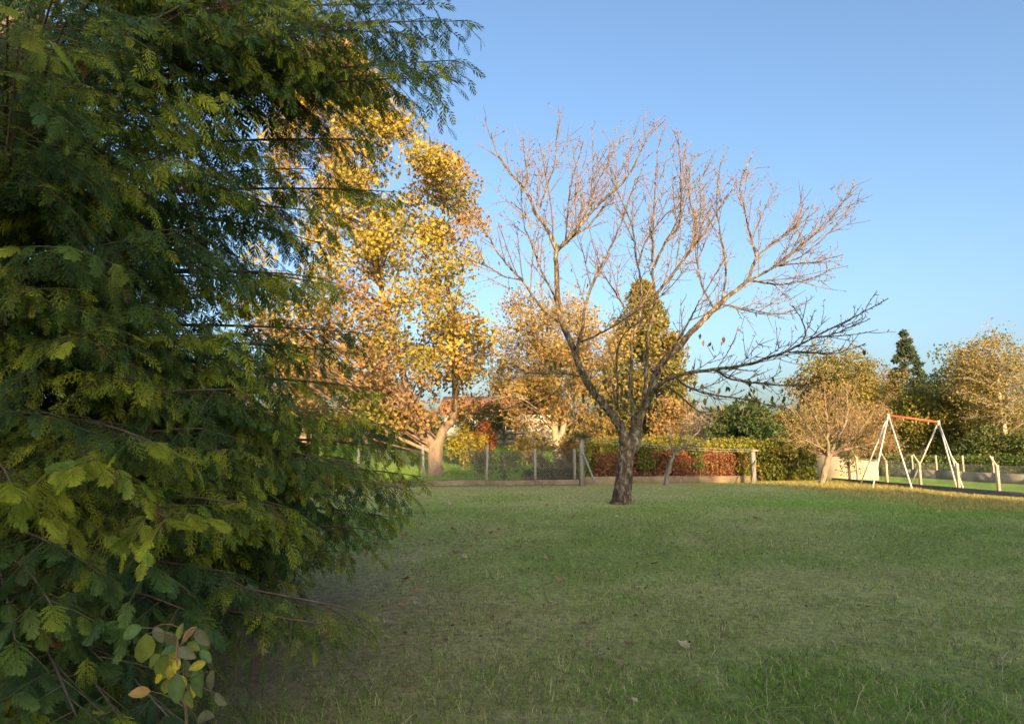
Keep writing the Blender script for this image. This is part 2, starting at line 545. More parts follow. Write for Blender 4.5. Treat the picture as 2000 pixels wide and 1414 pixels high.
# ------------------------------------------------------------------ the big conifer on the left
def frond_proto(seed, nb, nl, droop):
    r = np.random.default_rng(seed)
    V = []; F = []; T = []
    def tri(a, b, c, t):
        k = len(V); V.extend([a, b, c]); F.append([k, k + 1, k + 2]); T.extend(t)
    def bend(p):
        x, y, z = p
        return np.array([x, y, z - droop * x * x - 0.35 * abs(y) ** 1.6])
    # rachis
    nr = 4 if nl > 4 else (2 if nl else 1)
    for k in range(nr):
        x0, x1 = k / nr, (k + 1) / nr
        wd = 0.014 * (1.1 - x0)
        a, b, c, d = [bend(np.array(q)) for q in ((x0, -wd, 0), (x0, wd, 0), (x1, wd * 0.7, 0), (x1, -wd * 0.7, 0))]
        tri(a, b, c, [0.8] * 3); tri(a, c, d, [0.8] * 3)
    for i in range(nb):
        t = 0.06 + 0.92 * i / (nb - 1)
        sd_ = 1 if i % 2 else -1
        l = 0.42 * math.sin(math.pi * min(1, 0.22 + 0.76 * t)) ** 0.8 * (0.8 + 0.4 * r.random()) + 0.05
        an = R(52 - 26 * t + r.uniform(-6, 6))
        d = np.array([math.cos(an), sd_ * math.sin(an), r.uniform(-0.12, 0.12)])
        q = np.array([-d[1], d[0], 0.0])
        p0 = np.array([t, 0, 0.0])
        if nl == 0:
            wv = 0.06 + 0.17 * l
            a, b, c, e = p0, p0 + d * l * 0.45 + q * wv * 0.5, p0 + d * l, p0 + d * l * 0.4 - q * wv * 0.5
            a, b, c, e = map(bend, (a, b, c, e))
            tri(a, b, c, [0.75, 0.95, 1.15]); tri(a, c, e, [0.75, 1.15, 0.95])
            continue
        wv = 0.013
        a, b, c = p0 - q * wv, p0 + q * wv, p0 + d * l * 1.02
        tri(*map(bend, (a, b, c)), [0.75, 0.75, 1.1])
        for j in range(nl):
            u = 0.12 + 0.80 * j / nl
            s2 = 1 if j % 2 else -1
            ll = (0.13 * (1 - u) + 0.05) * (0.7 + 0.5 * r.random()) * (0.55 + l)
            d2 = nrm(d * 0.86 + q * s2 * 0.62 + np.array([0, 0, r.uniform(-0.2, 0.2)]))
            q2 = np.array([-d2[1], d2[0], 0]) * (0.02 if nl > 4 else 0.022)
            pb = p0 + d * l * u
            tt = 0.8 + 0.3 * u
            tri(*map(bend, (pb - q2, pb + q2, pb + d2 * ll)), [tt, tt, tt * 1.15])
    return np.array(V), np.array(F), np.array(T)[:, None] * np.ones((1, 3))


NEAR = [frond_proto(s, 18, 9, d) for s, d in ((1, 0.12), (2, 0.25), (3, 0.4), (4, 0.05))]
MIDF = [frond_proto(s, 11, 3, d) for s, d in ((11, 0.15), (12, 0.3), (13, 0.45))]
FARF = [frond_proto(s, 10, 0, d) for s, d in ((21, 0.15), (22, 0.3), (23, 0.45))]

SILX = np.array([-400, 0, 60, 150, 190, 250, 300, 400, 550, 650, 750, 850, 930, 1000, 1060, 1100, 1150, 1250, 1414, 1800])
SILV = np.array([800, 800, 790, 740, 625, 610, 630, 640, 630, 655, 690, 730, 780, 740, 670, 590, 510, 450, 430, 400])


def conifer():
    r = np.random.default_rng(42)
    root = thing('cypress_tree', 'huge dark green cypress conifer filling the left of the view', 'tree')
    root.location = (0, 0, 0)
    C0 = np.array([-3.9, 4.9, 0.0])
    mbt = MB()
    K = 12
    zz = np.linspace(-0.1, 13, K)
    tp = np.stack([C0[0] + 0.06 * np.sin(zz), C0[1] + 0.05 * np.cos(zz * 1.3), zz], 1)
    mbt.tubes(tp, 0.24 * (1 - zz / 14.0) + 0.01, 12, (0.13, 0.095, 0.07))
    mbt.build('trunk', M_BARK, root, smooth=True)

    def Rz(z):
        return np.interp(z, [0, 0.5, 1.2, 2.5, 4.5, 7, 10, 13], [1.9, 2.45, 2.85, 2.95, 2.8, 2.2, 1.2, 0.15])
    tips = []
    # branches that draw the outline against the lawn, the maple and the sky
    for px, py, Y in [(905, 42, 4.4), (893, 118, 4.2), (868, 152, 4.3), (800, 150, 4.5), (745, 160, 4.7), (850, 10, 4.6), (760, 40, 4.2), (720, 275, 5.0),
                      (770, 375, 5.2), (660, 420, 5.4), (640, 480, 5.6), (655, 560, 5.3), (640, 545, 4.4), (700, 650, 5.6), (690, 690, 5.2), (730, 760, 5.6),
                      (700, 800, 4.6), (765, 830, 5.8), (800, 880, 5.9), (822, 930, 6.0), (790, 955, 5.5), (765, 1010, 5.9), (740, 1035, 5.3), (660, 1075, 5.4), (600, 1095, 5.0),
                      (690, 1190, 3.5), (640, 1220, 3.3), (820, 70, 4.9), (700, 110, 4.4), (640, 60, 4.1), (600, 130, 4.4), (560, 30, 3.8), (610, 330, 4.6),
                      # sprays that reach towards the camera
                      (385, 440, 3.0), (60, 560, 2.7), (140, 660, 2.9), (470, 985, 3.3), (470, 880, 3.4), (480, 650, 3.6), (360, 1190, 2.9), (100, 1060, 2.6), (330, 1010, 2.9),
                      (210, 260, 3.1), (120, 170, 2.9), (40, 60, 2.5), (30, 250, 2.5), (90, 360, 2.7), (250, 60, 2.9), (340, 150, 3.2), (190, 900, 2.8), (60, 800, 2.7), (270, 740, 3.1), (290, 860, 2.9),
                      (460, 1120, 3.3), (420, 330, 3.5), (460, 200, 3.7), (130, 480, 2.7), (310, 600, 3.2), (200, 640, 2.9), (560, 990, 4.1), (600, 900, 4.4), (560, 760, 4.2), (440, 760, 3.4), (20, 940, 2.5),
                      (350, 300, 3.1), (30, 150, 2.3), (15, 20, 2.2), (130, 40, 2.6), (300, 1110, 2.8), (60, 1385, 2.4), (150, 1400, 2.3), (30, 1250, 2.5), (230, 1395, 2.5), (200, 1290, 2.7), (100, 1180, 2.6), (330, 1400, 2.6)]:
        tips.append((P(px, py, Y), 1))
    n = 0
    tries = 0
    while n < 205 and tries < 9000:
        tries += 1
        z = 0.55 + 9.0 * r.random() ** 1.5
        a = R(r.uniform(-175, 60)) if r.random() < 0.82 else R(r.uniform(0, 360))
        rr = Rz(z) * (0.55 + 0.45 * r.random() ** 0.5)
        t = C0 + np.array([math.cos(a) * rr, math.sin(a) * rr, z])
        if np.hypot(t[0], t[1]) < 2.5: continue
        if t[1] > 0.4 and proj(t)[1] > 1080 and proj(t)[0] < 420: continue
        px, py = proj(t)
        if t[1] > 0.4 and px > np.interp(py, SILX, SILV) - 60: continue
        vis = t[1] > 0.3 and -350 < px < 900 and -350 < py < 1500
        if not vis and r.random() < 0.8: continue
        tips.append((t, 0)); n += 1
    tw = Twigs()
    items = {}
    Pn = {'n': [], 'm': [], 'f': []}
    for tip, expl in tips:
        az = nrm(tip - C0)[:2]; rad = np.hypot(*(tip - C0)[:2])
        zroot = max(0.25, tip[2] - r.uniform(-0.25, 0.55) * rad * 0.5)
        if expl: zroot = max(0.3, tip[2] - r.uniform(-0.15, 0.35))
        rootp = np.array([C0[0], C0[1], zroot])
        mid = rootp * 0.45 + tip * 0.55 + np.array([0, 0, r.uniform(0.08, 0.32)])
        L = np.linalg.norm(tip - rootp)
        pts = curve3(rootp, mid, tip, 10)
        tw.add(pts, np.linspace(0.010 + 0.005 * L, 0.003, 10), np.array([0.14, 0.10, 0.075]) * r.uniform(0.7, 1.3), 4)
        start = max(0.12, 1 - 2.1 / L)
        tt = start; sgn = 1
        young = r.random()
        roll = r.uniform(-0.5, 0.5)
        while tt < 1.0:
            p = (1 - tt) ** 2 * rootp + 2 * tt * (1 - tt) * mid + tt * tt * tip
            tang = nrm(2 * (1 - tt) * (mid - rootp) + 2 * tt * (tip - mid))
            lat = nrm(np.cross(tang, [0, 0, 1])) * sgn
            lat = nrm(lat + np.array([0, 0, roll * sgn]))
            sl = min(0.62, 0.16 + (1 - tt) * L * 0.55) * r.uniform(0.75, 1.2)
            d0 = nrm(tang * r.uniform(0.55, 0.9) + lat * 0.75 + np.array([0, 0, r.uniform(-0.25, 0.12)]))
            endp = p + d0 * sl + np.array([0, 0, -0.5 * sl * r.random() - 0.08 * sl])
            mm = (p + endp) / 2 + np.array([0, 0, 0.06 * sl])
            sp = curve3(p, mm, endp, 4)
            tw.add(sp, np.linspace(0.0035, 0.0016, 4), np.array([0.12, 0.10, 0.05]), 3)
            nf = max(2, int(sl / 0.05))
            ss = 1
            for k in range(nf + 1):
                u = 0.15 + 0.85 * k / nf
                q = sp[0] + (sp[-1] - sp[0]) * u + np.array([0, 0, 0.05 * sl * math.sin(math.pi * u)])
                ax = nrm(sp[-1] - sp[0])
                plane = nrm(np.cross(ax, nrm(np.cross(ax, lat)) ))
                if k == nf: fd = ax
                else: fd = nrm(ax * 0.75 + nrm(np.cross(ax, [0, 0, 1])) * ss * 0.7 + np.array([0, 0, -0.28 * r.random()]))
                ss = -ss
                fd = nrm(fd + r.normal(size=3) * 0.2 + np.array([0, 0, -0.30]))
                nz = np.array([0, 0, 1.0]) + r.normal(size=3) * 0.38
                yv = nrm(np.cross(nz, fd)); zv = np.cross(fd, yv); yv = yv * r.uniform(0.65, 1.15)
                fl = r.uniform(0.07, 0.14) * (1.12 - 0.25 * u)
                dist = np.linalg.norm(q - np.array([0, 0, CAMH]))
                fpx, fpy = proj(q)
                if q[1] < 0.3 or fpx < -150 or fpy < -150 or fpy > 1560:
                    if r.random() < 0.84: continue
                    fl *= 1.9; dist = 9
                elif dist > 5.5 and fpx < 520:
                    if r.random() < 0.6: continue
                    fl *= 1.4
                lod = 'n' if dist < 3.4 else ('m' if dist < 3.9 or (fpx > 580 and dist < 5.6 and r.random() < 0.6) else 'f')
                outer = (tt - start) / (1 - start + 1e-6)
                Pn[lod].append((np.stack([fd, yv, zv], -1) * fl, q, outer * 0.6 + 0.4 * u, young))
            sgn = -sgn
            tt += r.uniform(0.06, 0.11) / L
        # leader frond
        fd = nrm(tip - mid); yv = nrm(np.cross([0, 0, 1], fd)); zv = np.cross(fd, yv)
        dist = np.linalg.norm(tip - np.array([0, 0, CAMH]))
        Pn['n' if dist < 3.4 else ('m' if dist < 4.8 else 'f')].append((np.stack([fd, yv, zv], -1) * 0.15, tip, 1.0, young))
    # bare inner twigs low down
    for k in range(170):
        a = R(r.uniform(-170, 20)); z = r.uniform(0.25, 1.6)
        st = C0 + np.array([math.cos(a) * r.uniform(0.3, 1.6), math.sin(a) * r.uniform(0.3, 1.6), z])
        pts = twig_line(st, np.array([math.cos(a), math.sin(a), r.uniform(-0.4, 0.2)]), r.uniform(0.4, 1.1), 6, r, 0.25)
        if pts[-1][2] < 0.05 or np.hypot(*(pts[-1] - C0)[:2]) > 2.0: continue
        tw.add(pts, np.linspace(0.006, 0.0015, 6), np.array([0.2, 0.12, 0.075]) * r.uniform(0.6, 1.2), 3)
    m = MB(); tw.write(m); m.build('branch_network', M_TWIG, root)
    mf = MB()
    for lod, protos in (('n', NEAR), ('m', MIDF), ('f', FARF)):
        L = Pn[lod]
        which = r.integers(0, len(protos), len(L))
        Mx = np.array([l[0] for l in L]); O = np.array([l[1] for l in L]); ou = np.array([l[2] for l in L]); yg = np.array([l[3] for l in L])
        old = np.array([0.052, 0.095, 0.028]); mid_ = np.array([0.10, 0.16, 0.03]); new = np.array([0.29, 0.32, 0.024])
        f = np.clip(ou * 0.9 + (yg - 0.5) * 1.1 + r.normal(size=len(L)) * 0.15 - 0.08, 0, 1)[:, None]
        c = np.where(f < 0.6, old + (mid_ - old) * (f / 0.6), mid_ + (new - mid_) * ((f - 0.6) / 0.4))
        blue = (r.random(len(L)) < 0.15)[:, None]
        c = np.where(blue, c * np.array([0.8, 0.95, 1.35]), c)
        brown = (r.random(len(L)) < 0.012)[:, None]
        c = np.where(brown, np.array([0.22, 0.10, 0.05]), c)
        c = c * (0.8 + 0.4 * r.random((len(L), 1)))
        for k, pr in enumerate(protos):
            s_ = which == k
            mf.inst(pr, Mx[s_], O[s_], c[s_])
    print('conifer fronds', {k: len(v) for k, v in Pn.items()}, 'verts', mf.n)
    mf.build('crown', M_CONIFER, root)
conifer()


# ------------------------------------------------------------------ the cherry tree in the middle of the lawn
CB = G(1212, 984)
CD = CB[1]


def cherry():
    r = np.random.default_rng(5)
    root = thing('cherry_tree', 'bare spreading fruit tree with lichened dark trunk in the middle of the lawn', 'tree')
    mt = MB(); tw = Twigs()
    px2m = CD / FPX
    def line(pts, off0, off1, w0, w1, step=0.12):
        n = len(pts)
        P3 = np.array([P(x, y, CD + off0 + (off1 - off0) * (k / (n - 1))) for k, (x, y) in enumerate(pts)])
        ww = np.linspace(w0, w1, n) * px2m * 0.5
        return resample(P3, ww, step)
    bark = np.array([1.0, 1.0, 1.0])
    # trunk
    tr = np.array([P(x, y, CD) for x, y in [(1211, 994), (1212, 984), (1214, 972), (1217, 945), (1220, 915), (1225, 885), (1227, 862), (1229, 846)]])
    tr[0][2] = CB[2] - 0.15
    tr_p, tr_r = resample(tr, np.array([54, 44, 37, 33, 31, 31, 33, 24]) * px2m * 0.5, 0.04)
    n = 22
    a = np.arange(n) * 2 * math.pi / n
    lump = 1 + 0.16 * (fbm(np.cos(a)[None] * 1.7 + 5 + tr_p[:, 2:3] * 0.8, np.sin(a)[None] * 1.7 + tr_p[:, 2:3] * 2.6, 3) - 0.5) * 2
    ring = np.stack([tr_p[:, 0:1] + tr_r[:, None] * lump * np.cos(a), tr_p[:, 1:2] + tr_r[:, None] * lump * np.sin(a), np.repeat(tr_p[:, 2:3], n, 1)], -1)
    K = len(tr_p)
    b = (np.arange(K - 1) * n)[:, None]; j = np.arange(n)[None]; j2 = (j + 1) % n
    mt.add(ring.reshape(-1, 3), Q=np.stack([b + j, b + j2, b + n + j2, b + n + j], -1).reshape(-1, 4),
           C=np.repeat(np.stack([0.62 + 0.4 * np.clip((tr_p[:, 2] - 0.4) / 1.4, 0, 1)] * 3, 1) * np.array([1.05, 0.92, 0.88]), n, 0))
    # burl at the fork
    for (px, py, rr, oy) in [(1240, 862, 14, -0.05), (1238, 874, 10, -0.1), (1219, 858, 11, -0.08), (1244, 848, 10, -0.02)]:
        c = P(px, py, CD + oy)
        u = np.linspace(0.01, math.pi - 0.01, 9)[:, None]; v = np.arange(12)[None] * 2 * math.pi / 12
        k = rr * px2m * (0.9 + 0.25 * r.random((9, 12)))
        V = np.stack([c[0] + k * np.sin(u) * np.cos(v), c[1] + k * np.sin(u) * np.sin(v), c[2] + 1.2 * k * np.cos(u)], -1)
        b = (np.arange(8) * 12)[:, None]; j = np.arange(12)[None]; j2 = (j + 1) % 12
        mt.add(V.reshape(-1, 3), Q=np.stack([b + j, b + 12 + j, b + 12 + j2, b + j2], -1).reshape(-1, 4), C=(1.05, 1.02, 0.95))
    L = []   # (points px, depth offset start/end, width start/end, twig start fraction, twig length)
    A = [(1226, 868), (1214, 838), (1197, 812), (1176, 786), (1153, 757), (1133, 718), (1119, 678), (1102, 642), (1091, 602), (1088, 550), (1086, 500), (1088, 478)]
    L.append((A, -0.05, 0.1, 36, 15, 0.55, 0.5))
    L.append(([(1087, 492), (1070, 449), (1047, 418), (1036, 390), (1024, 370), (1006, 348), (985, 324), (968, 293), (959, 259)], 0.1, -0.5, 11, 2.2, 0.1, 0.7))
    L.append(([(1024, 370), (1030, 347), (1025, 307), (1021, 268)], -0.1, 0.2, 5, 2, 0.1, 0.45))
    L.append(([(1089, 488), (1126, 449), (1154, 415), (1186, 384), (1220, 353), (1239, 322), (1262, 274), (1279, 254), (1299, 234)], 0.1, 0.9, 11, 2.0, 0.1, 0.7))
    L.append(([(1090, 490), (1120, 462), (1152, 440), (1180, 405), (1214, 392)], 0.1, 1.2, 8, 3, 0.1, 0.7))
    L.append(([(1105, 470), (1112, 381), (1123, 333), (1140, 274)], 0.1, -0.5, 6, 2, 0.1, 0.55))
    L.append(([(1053, 409), (1070, 360), (1083, 322), (1087, 271), (1098, 223)], 0.1, 0.6, 5, 1.8, 0.1, 0.55))
    L.append(([(1125, 449), (1150, 400), (1158, 330), (1157, 262)], 0.2, 1.0, 5, 1.8, 0.1, 0.5))
    L.append(([(1155, 414), (1160, 372), (1185, 322), (1216, 262)], 0.4, 1.2, 5, 1.8, 0.1, 0.5))
    L.append(([(1091, 628), (1055, 598), (1022, 550), (993, 520), (968, 486), (940, 435), (914, 409)], 0.05, -0.8, 8, 2.0, 0.15, 0.7))
    L.append(([(1091, 606), (1081, 576), (1056, 525), (1036, 471), (1022, 432), (1016, 341)], 0.1, 0.8, 7, 2.0, 0.2, 0.65))
    L.append(([(1022, 548), (985, 540), (950, 520), (905, 505)], -0.3, -0.9, 4, 1.8, 0.1, 0.55))
    L.append(([(1125, 702), (1132, 660), (1138, 640), (1142, 604), (1158, 553), (1194, 480), (1214, 435), (1228, 392), (1247, 345)], -0.05, -1.3, 11, 2.0, 0.3, 0.7))
    L.append(([(1134, 668), (1165, 655), (1205, 633), (1259, 598), (1300, 570), (1345, 520)], -0.2, -1.6, 6, 2.0, 0.25, 0.6))
    L.append(([(1168, 775), (1150, 742), (1109, 731), (1060, 729), (1004, 726)], -0.1, -1.4, 6, 1.8, 0.3, 0.5))
    D = [(1236, 862), (1242, 832), (1256, 800), (1270, 770), (1280, 735), (1296, 706), (1326, 678), (1350, 648), (1396, 604), (1420, 580), (1458, 550), (1468, 526), (1478, 500)]
    L.append((D, 0.05, 0.5, 40, 9, 0.62, 0.7))
    L.append(([(1478, 502), (1464, 454), (1453, 403), (1446, 357), (1470, 301)], 0.5, 0.7, 7, 1.8, 0.1, 0.6))
    L.append(([(1458, 551), (1498, 530), (1540, 499), (1583, 465), (1614, 437), (1639, 405), (1668, 364)], 0.5, 0.2, 7, 1.8, 0.1, 0.7))
    L.append(([(1462, 548), (1526, 556), (1583, 544), (1620, 528), (1640, 515)], 0.5, 1.0, 6, 1.8, 0.1, 0.6))
    L.append(([(1478, 500), (1520, 468), (1554, 439), (1580, 403)], 0.5, 1.2, 6, 1.8, 0.1, 0.6))
    L.append(([(1490, 532), (1515, 521), (1563, 502), (1603, 470), (1628, 445), (1660, 403)], 0.5, -0.4, 5, 1.8, 0.1, 0.6))
    L.append(([(1520, 520), (1560, 514), (1600, 510), (1645, 498)], 0.4, -0.3, 4, 1.8, 0.1, 0.5))
    L.append(([(1407, 594), (1440, 600), (1490, 610), (1535, 612), (1570, 590)], 0.3, 0.9, 5, 1.8, 0.1, 0.6))
    L.append(([(1410, 590), (1418, 530), (1408, 460), (1400, 400), (1408, 312)], 0.35, -0.5, 6, 1.8, 0.2, 0.6))
    L.append(([(1396, 604), (1372, 560), (1362, 500), (1368, 430), (1366, 340)], 0.35, 1.2, 6, 1.8, 0.2, 0.6))
    E = [(1236, 842), (1236, 800), (1232, 757), (1233, 709), (1235, 661), (1250, 615), (1252, 569), (1250, 535), (1242, 505)]
    L.append((E, 0.05, 0.9, 17, 7, 0.55, 0.6))
    L.append(([(1242, 505), (1237, 455), (1225, 415), (1200, 360), (1185, 305)], 0.9, 1.6, 6, 1.8, 0.1, 0.65))
    L.append(([(1246, 520), (1262, 470), (1300, 420), (1332, 392), (1342, 330)], 0.9, 1.8, 6, 1.8, 0.1, 0.65))
    L.append(([(1232, 640), (1214, 591), (1180, 540), (1150, 500)], 0.4, 1.8, 7, 2, 0.2, 0.6))
    E2 = [(1255, 800), (1260, 755), (1263, 705), (1266, 660), (1276, 610), (1279, 576), (1274, 520), (1276, 435), (1279, 381), (1283, 322), (1287, 285), (1299, 240)]
    L.append((E2, 0.05, -0.4, 16, 2.0, 0.45, 0.65))
    L.append(([(1279, 580), (1290, 564), (1319, 528), (1347, 491), (1378, 452), (1398, 417), (1422, 383), (1441, 349)], -0.2, -0.8, 9, 2.0, 0.1, 0.7))
    L.append(([(1276, 525), (1304, 466), (1326, 440), (1330, 392), (1330, 347), (1324, 256)], -0.25, -0.9, 7, 1.8, 0.1, 0.65))
    L.append(([(1347, 491), (1360, 440), (1345, 380), (1352, 300)], -0.5, 0.3, 5, 1.8, 0.1, 0.55))
    L.append(([(1282, 735), (1310, 690), (1350, 620), (1365, 590), (1420, 500)], 0.05, -1.8, 8, 1.8, 0.35, 0.6))
    F = [(1262, 782), (1275, 764), (1294, 747), (1332, 731), (1370, 725), (1454, 713), (1499, 699), (1535, 687), (1571, 669), (1610, 648), (1655, 627), (1700, 603), (1735, 583)]
    L.append((F, -0.1, -3.6, 16, 1.8, 0.3, 0.5))
    L.append(([(1565, 671), (1574, 648), (1562, 618), (1548, 596)], -2.5, -2.7, 4, 1.6, 0.1, 0.35))
    L.append(([(1590, 660), (1620, 655), (1660, 640), (1700, 622)], -2.6, -3.2, 4, 1.6, 0.1, 0.4))
    L.append(([(1535, 687), (1580, 688), (1630, 690), (1690, 672)], -2.3, -3.1, 4, 1.6, 0.1, 0.4))
    L.append(([(1400, 722), (1421, 738), (1472, 747), (1544, 753), (1610, 744), (1672, 735)], -1.4, -3.2, 6, 1.6, 0.1, 0.4))
    L.append(([(1320, 738), (1345, 757), (1385, 770), (1450, 779), (1500, 790), (1545, 800)], -0.6, -2.6, 6, 1.6, 0.1, 0.4))
    L.append(([(1300, 752), (1335, 779), (1360, 800), (1408, 820)], -0.5, -1.6, 5, 1.6, 0.1, 0.4))
    L.append(([(1205, 800), (1206, 766), (1205, 690), (1222, 650), (1262, 618)], -0.1, -1.5, 7, 1.8, 0.2, 0.5))
    lichen = lambda: np.array([0.85, 0.79, 0.69]) * r.uniform(0.85, 1.1)
    twc = lambda: np.array([0.22, 0.16, 0.11]) * r.uniform(0.75, 1.25)
    UP = np.array([0, 0, 1.0])

    def spurs(pts, sp, dens):
        seg = np.linalg.norm(np.diff(pts, axis=0), axis=1)
        tot = seg.sum()
        for k in range(int(tot / dens)):
            i = r.integers(0, len(pts) - 1)
            p = pts[i] + (pts[i + 1] - pts[i]) * r.random()
            t = nrm(pts[i + 1] - pts[i])
            d = side_dir(t, r, R(r.uniform(40, 75)))
            l = r.uniform(0.03, 0.09)
            tw.add(np.array([p, p + d * l * 0.7, p + d * l]), np.array([0.007, 0.0095, 0.002]), twc(), 3)
    nsub = 0
    for pts, o0, o1, w0, w1, t0, tl in L:
        p3, rd = line(pts, o0, o1, w0, w1)
        big = w0 > 12
        wig = 0.006
        p3[1:-1] += r.normal(size=p3[1:-1].shape) * wig
        mt.tubes(p3, np.maximum(rd * (0.52 if big else 0.72) * r.uniform(0.93, 1.07, len(rd)), 0.008), 10 if big else 6, lichen() if w0 > 6 else lichen() * 0.85)
        n = len(p3)
        ln = np.concatenate([[0], np.cumsum(np.linalg.norm(np.diff(p3, axis=0), axis=1))])
        s = ln[-1] * t0
        spurs(p3[int(n * t0):] if n - int(n * t0) > 2 else p3[-3:], 0, 0.11)
        while s < ln[-1]:
            i = min(n - 2, int(np.searchsorted(ln, s)) - 1 if s > 0 else 0); i = max(i, 0)
            fr = s / ln[-1]
            t = nrm(p3[i + 1] - p3[i])
            d = nrm(side_dir(t, r, R(r.uniform(25, 55))) + UP * 0.2 + nrm(p3[i] - np.array([CB[0], CB[1], 2.0])) * 0.22)
            l = tl * r.uniform(0.8, 3.3) * (1.15 - 0.92 * fr)
            tp = twig_line(p3[i], d, l, 7, r, 0.045, 0.03)
            tw.add(tp, np.linspace(0.012 * (0.75 + l * 0.35), 0.0055, 7), twc(), 4)
            spurs(tp, 0, 0.18)
            ns = int(l / 0.19)
            for q in range(ns):
                k = r.integers(1, 6)
                d2 = nrm(side_dir(nrm(tp[k + 1] - tp[k]), r, R(r.uniform(30, 65))) + UP * 0.2)
                l2 = r.uniform(0.2, 0.7) * (0.55 + 0.4 * l)
                sp = twig_line(tp[k], d2, l2, 4, r, 0.07, 0.04)
                tw.add(sp, np.linspace(0.009, 0.0045, 4), twc(), 3); nsub += 1
                spurs(sp, 0, 0.18)
            s += r.uniform(0.17, 0.33)
    mt.build('trunk', M_BARK_CHERRY, root, smooth=True)
    m = MB(); tw.write(m); m.build('crown', M_TWIG, root)
    print('cherry sub twigs', nsub, 'verts', m.n)
    # the last leaves, hanging
    protos = []
    for k, c in enumerate([(0.10, 0.12, 0.035), (0.14, 0.13, 0.04), (0.07, 0.095, 0.035), (0.32, 0.18, 0.06), (0.36, 0.09, 0.06)]):
        mm = MB()
        xs = [0, 0.2, 0.45, 0.7, 0.9, 1.0]; ws = [0.02, 0.2, 0.27, 0.2, 0.08, 0.0]
        V = []
        for x, w_ in zip(xs, ws): V += [(x, -w_, 0.10 * w_ * 4 * (1 - k * 0.1) - 0.18 * x * x), (x, 0, -0.18 * x * x), (x, w_, 0.12 * w_ * 4 - 0.18 * x * x)]
        Qd = []
        for i in range(5): Qd += [[3 * i, 3 * i + 1, 3 * i + 4, 3 * i + 3], [3 * i + 1, 3 * i + 2, 3 * i + 5, 3 * i + 4]]
        mm.add(V, Q=Qd, C=c)
        # thin stalk
        mm.add([(-0.3, -0.01, 0.05), (-0.3, 0.01, 0.05), (0, 0.012, 0), (0, -0.012, 0)], Q=[[0, 1, 2, 3]], C=(0.2, 0.1, 0.06))
        ob = mm.build('leaf', M_LEAF, root)
        protos.append(ob.data); ob['__p'] = 1
        bpy.data.objects.remove(ob)
    spots = []
    for k in range(150):   # green ones about the fork
        spots.append((r.normal(1222, 42), r.normal(780, 27), r.uniform(-0.9, 0.6), [0, 0, 1, 2, 2][r.integers(0, 5)]))
    for k in range(16): spots.append((r.normal(1070, 22), r.normal(712, 8), r.uniform(-1.0, -0.4), [0, 2][r.integers(0, 2)]))
    for k in range(46): spots.append((r.uniform(1350, 1570), 735 + r.uniform(0, 60), r.uniform(-2.4, -1.0), [2, 2, 1, 3][r.integers(0, 4)]))
    for k in range(20): spots.append((r.uniform(1280, 1430), r.uniform(640, 760), r.uniform(-1.0, 0.5), [1, 3, 3, 2][r.integers(0, 4)]))
    spots += [(979, 440, -0.7, 4), (1062, 545, 0.2, 4), (1477, 608, 0.6, 4), (1553, 634, -2.6, 4), (975, 510, -0.6, 3), (1035, 435, 0, 3), (1033, 428, 0, 3), (1116, 525, 0.5, 3), (1125, 555, 0.4, 3), (1129, 551, 0.4, 1),
              (1147, 553, 0.4, 1), (1492, 515, 0.4, 3), (1440, 640, 0.6, 3), (1074, 470, 0.0, 3), (1080, 462, 0, 3), (1115, 448, 0, 3), (1098, 470, 0, 1), (1687, 683, -3.0, 2), (1010, 430, -0.3, 4), (1074, 548, 0.2, 3)]
    for px, py, oy, k in spots:
        p = P(px, py, CD + oy)
        s = r.uniform(0.10, 0.165)
        instobj('leaf', protos[k], root, p, (r.uniform(-0.5, 0.5), R(90) + r.normal() * 0.3, r.uniform(0, 6.28)), (s, s, s))
    for me in protos: me.name = 'leaf'
cherry()


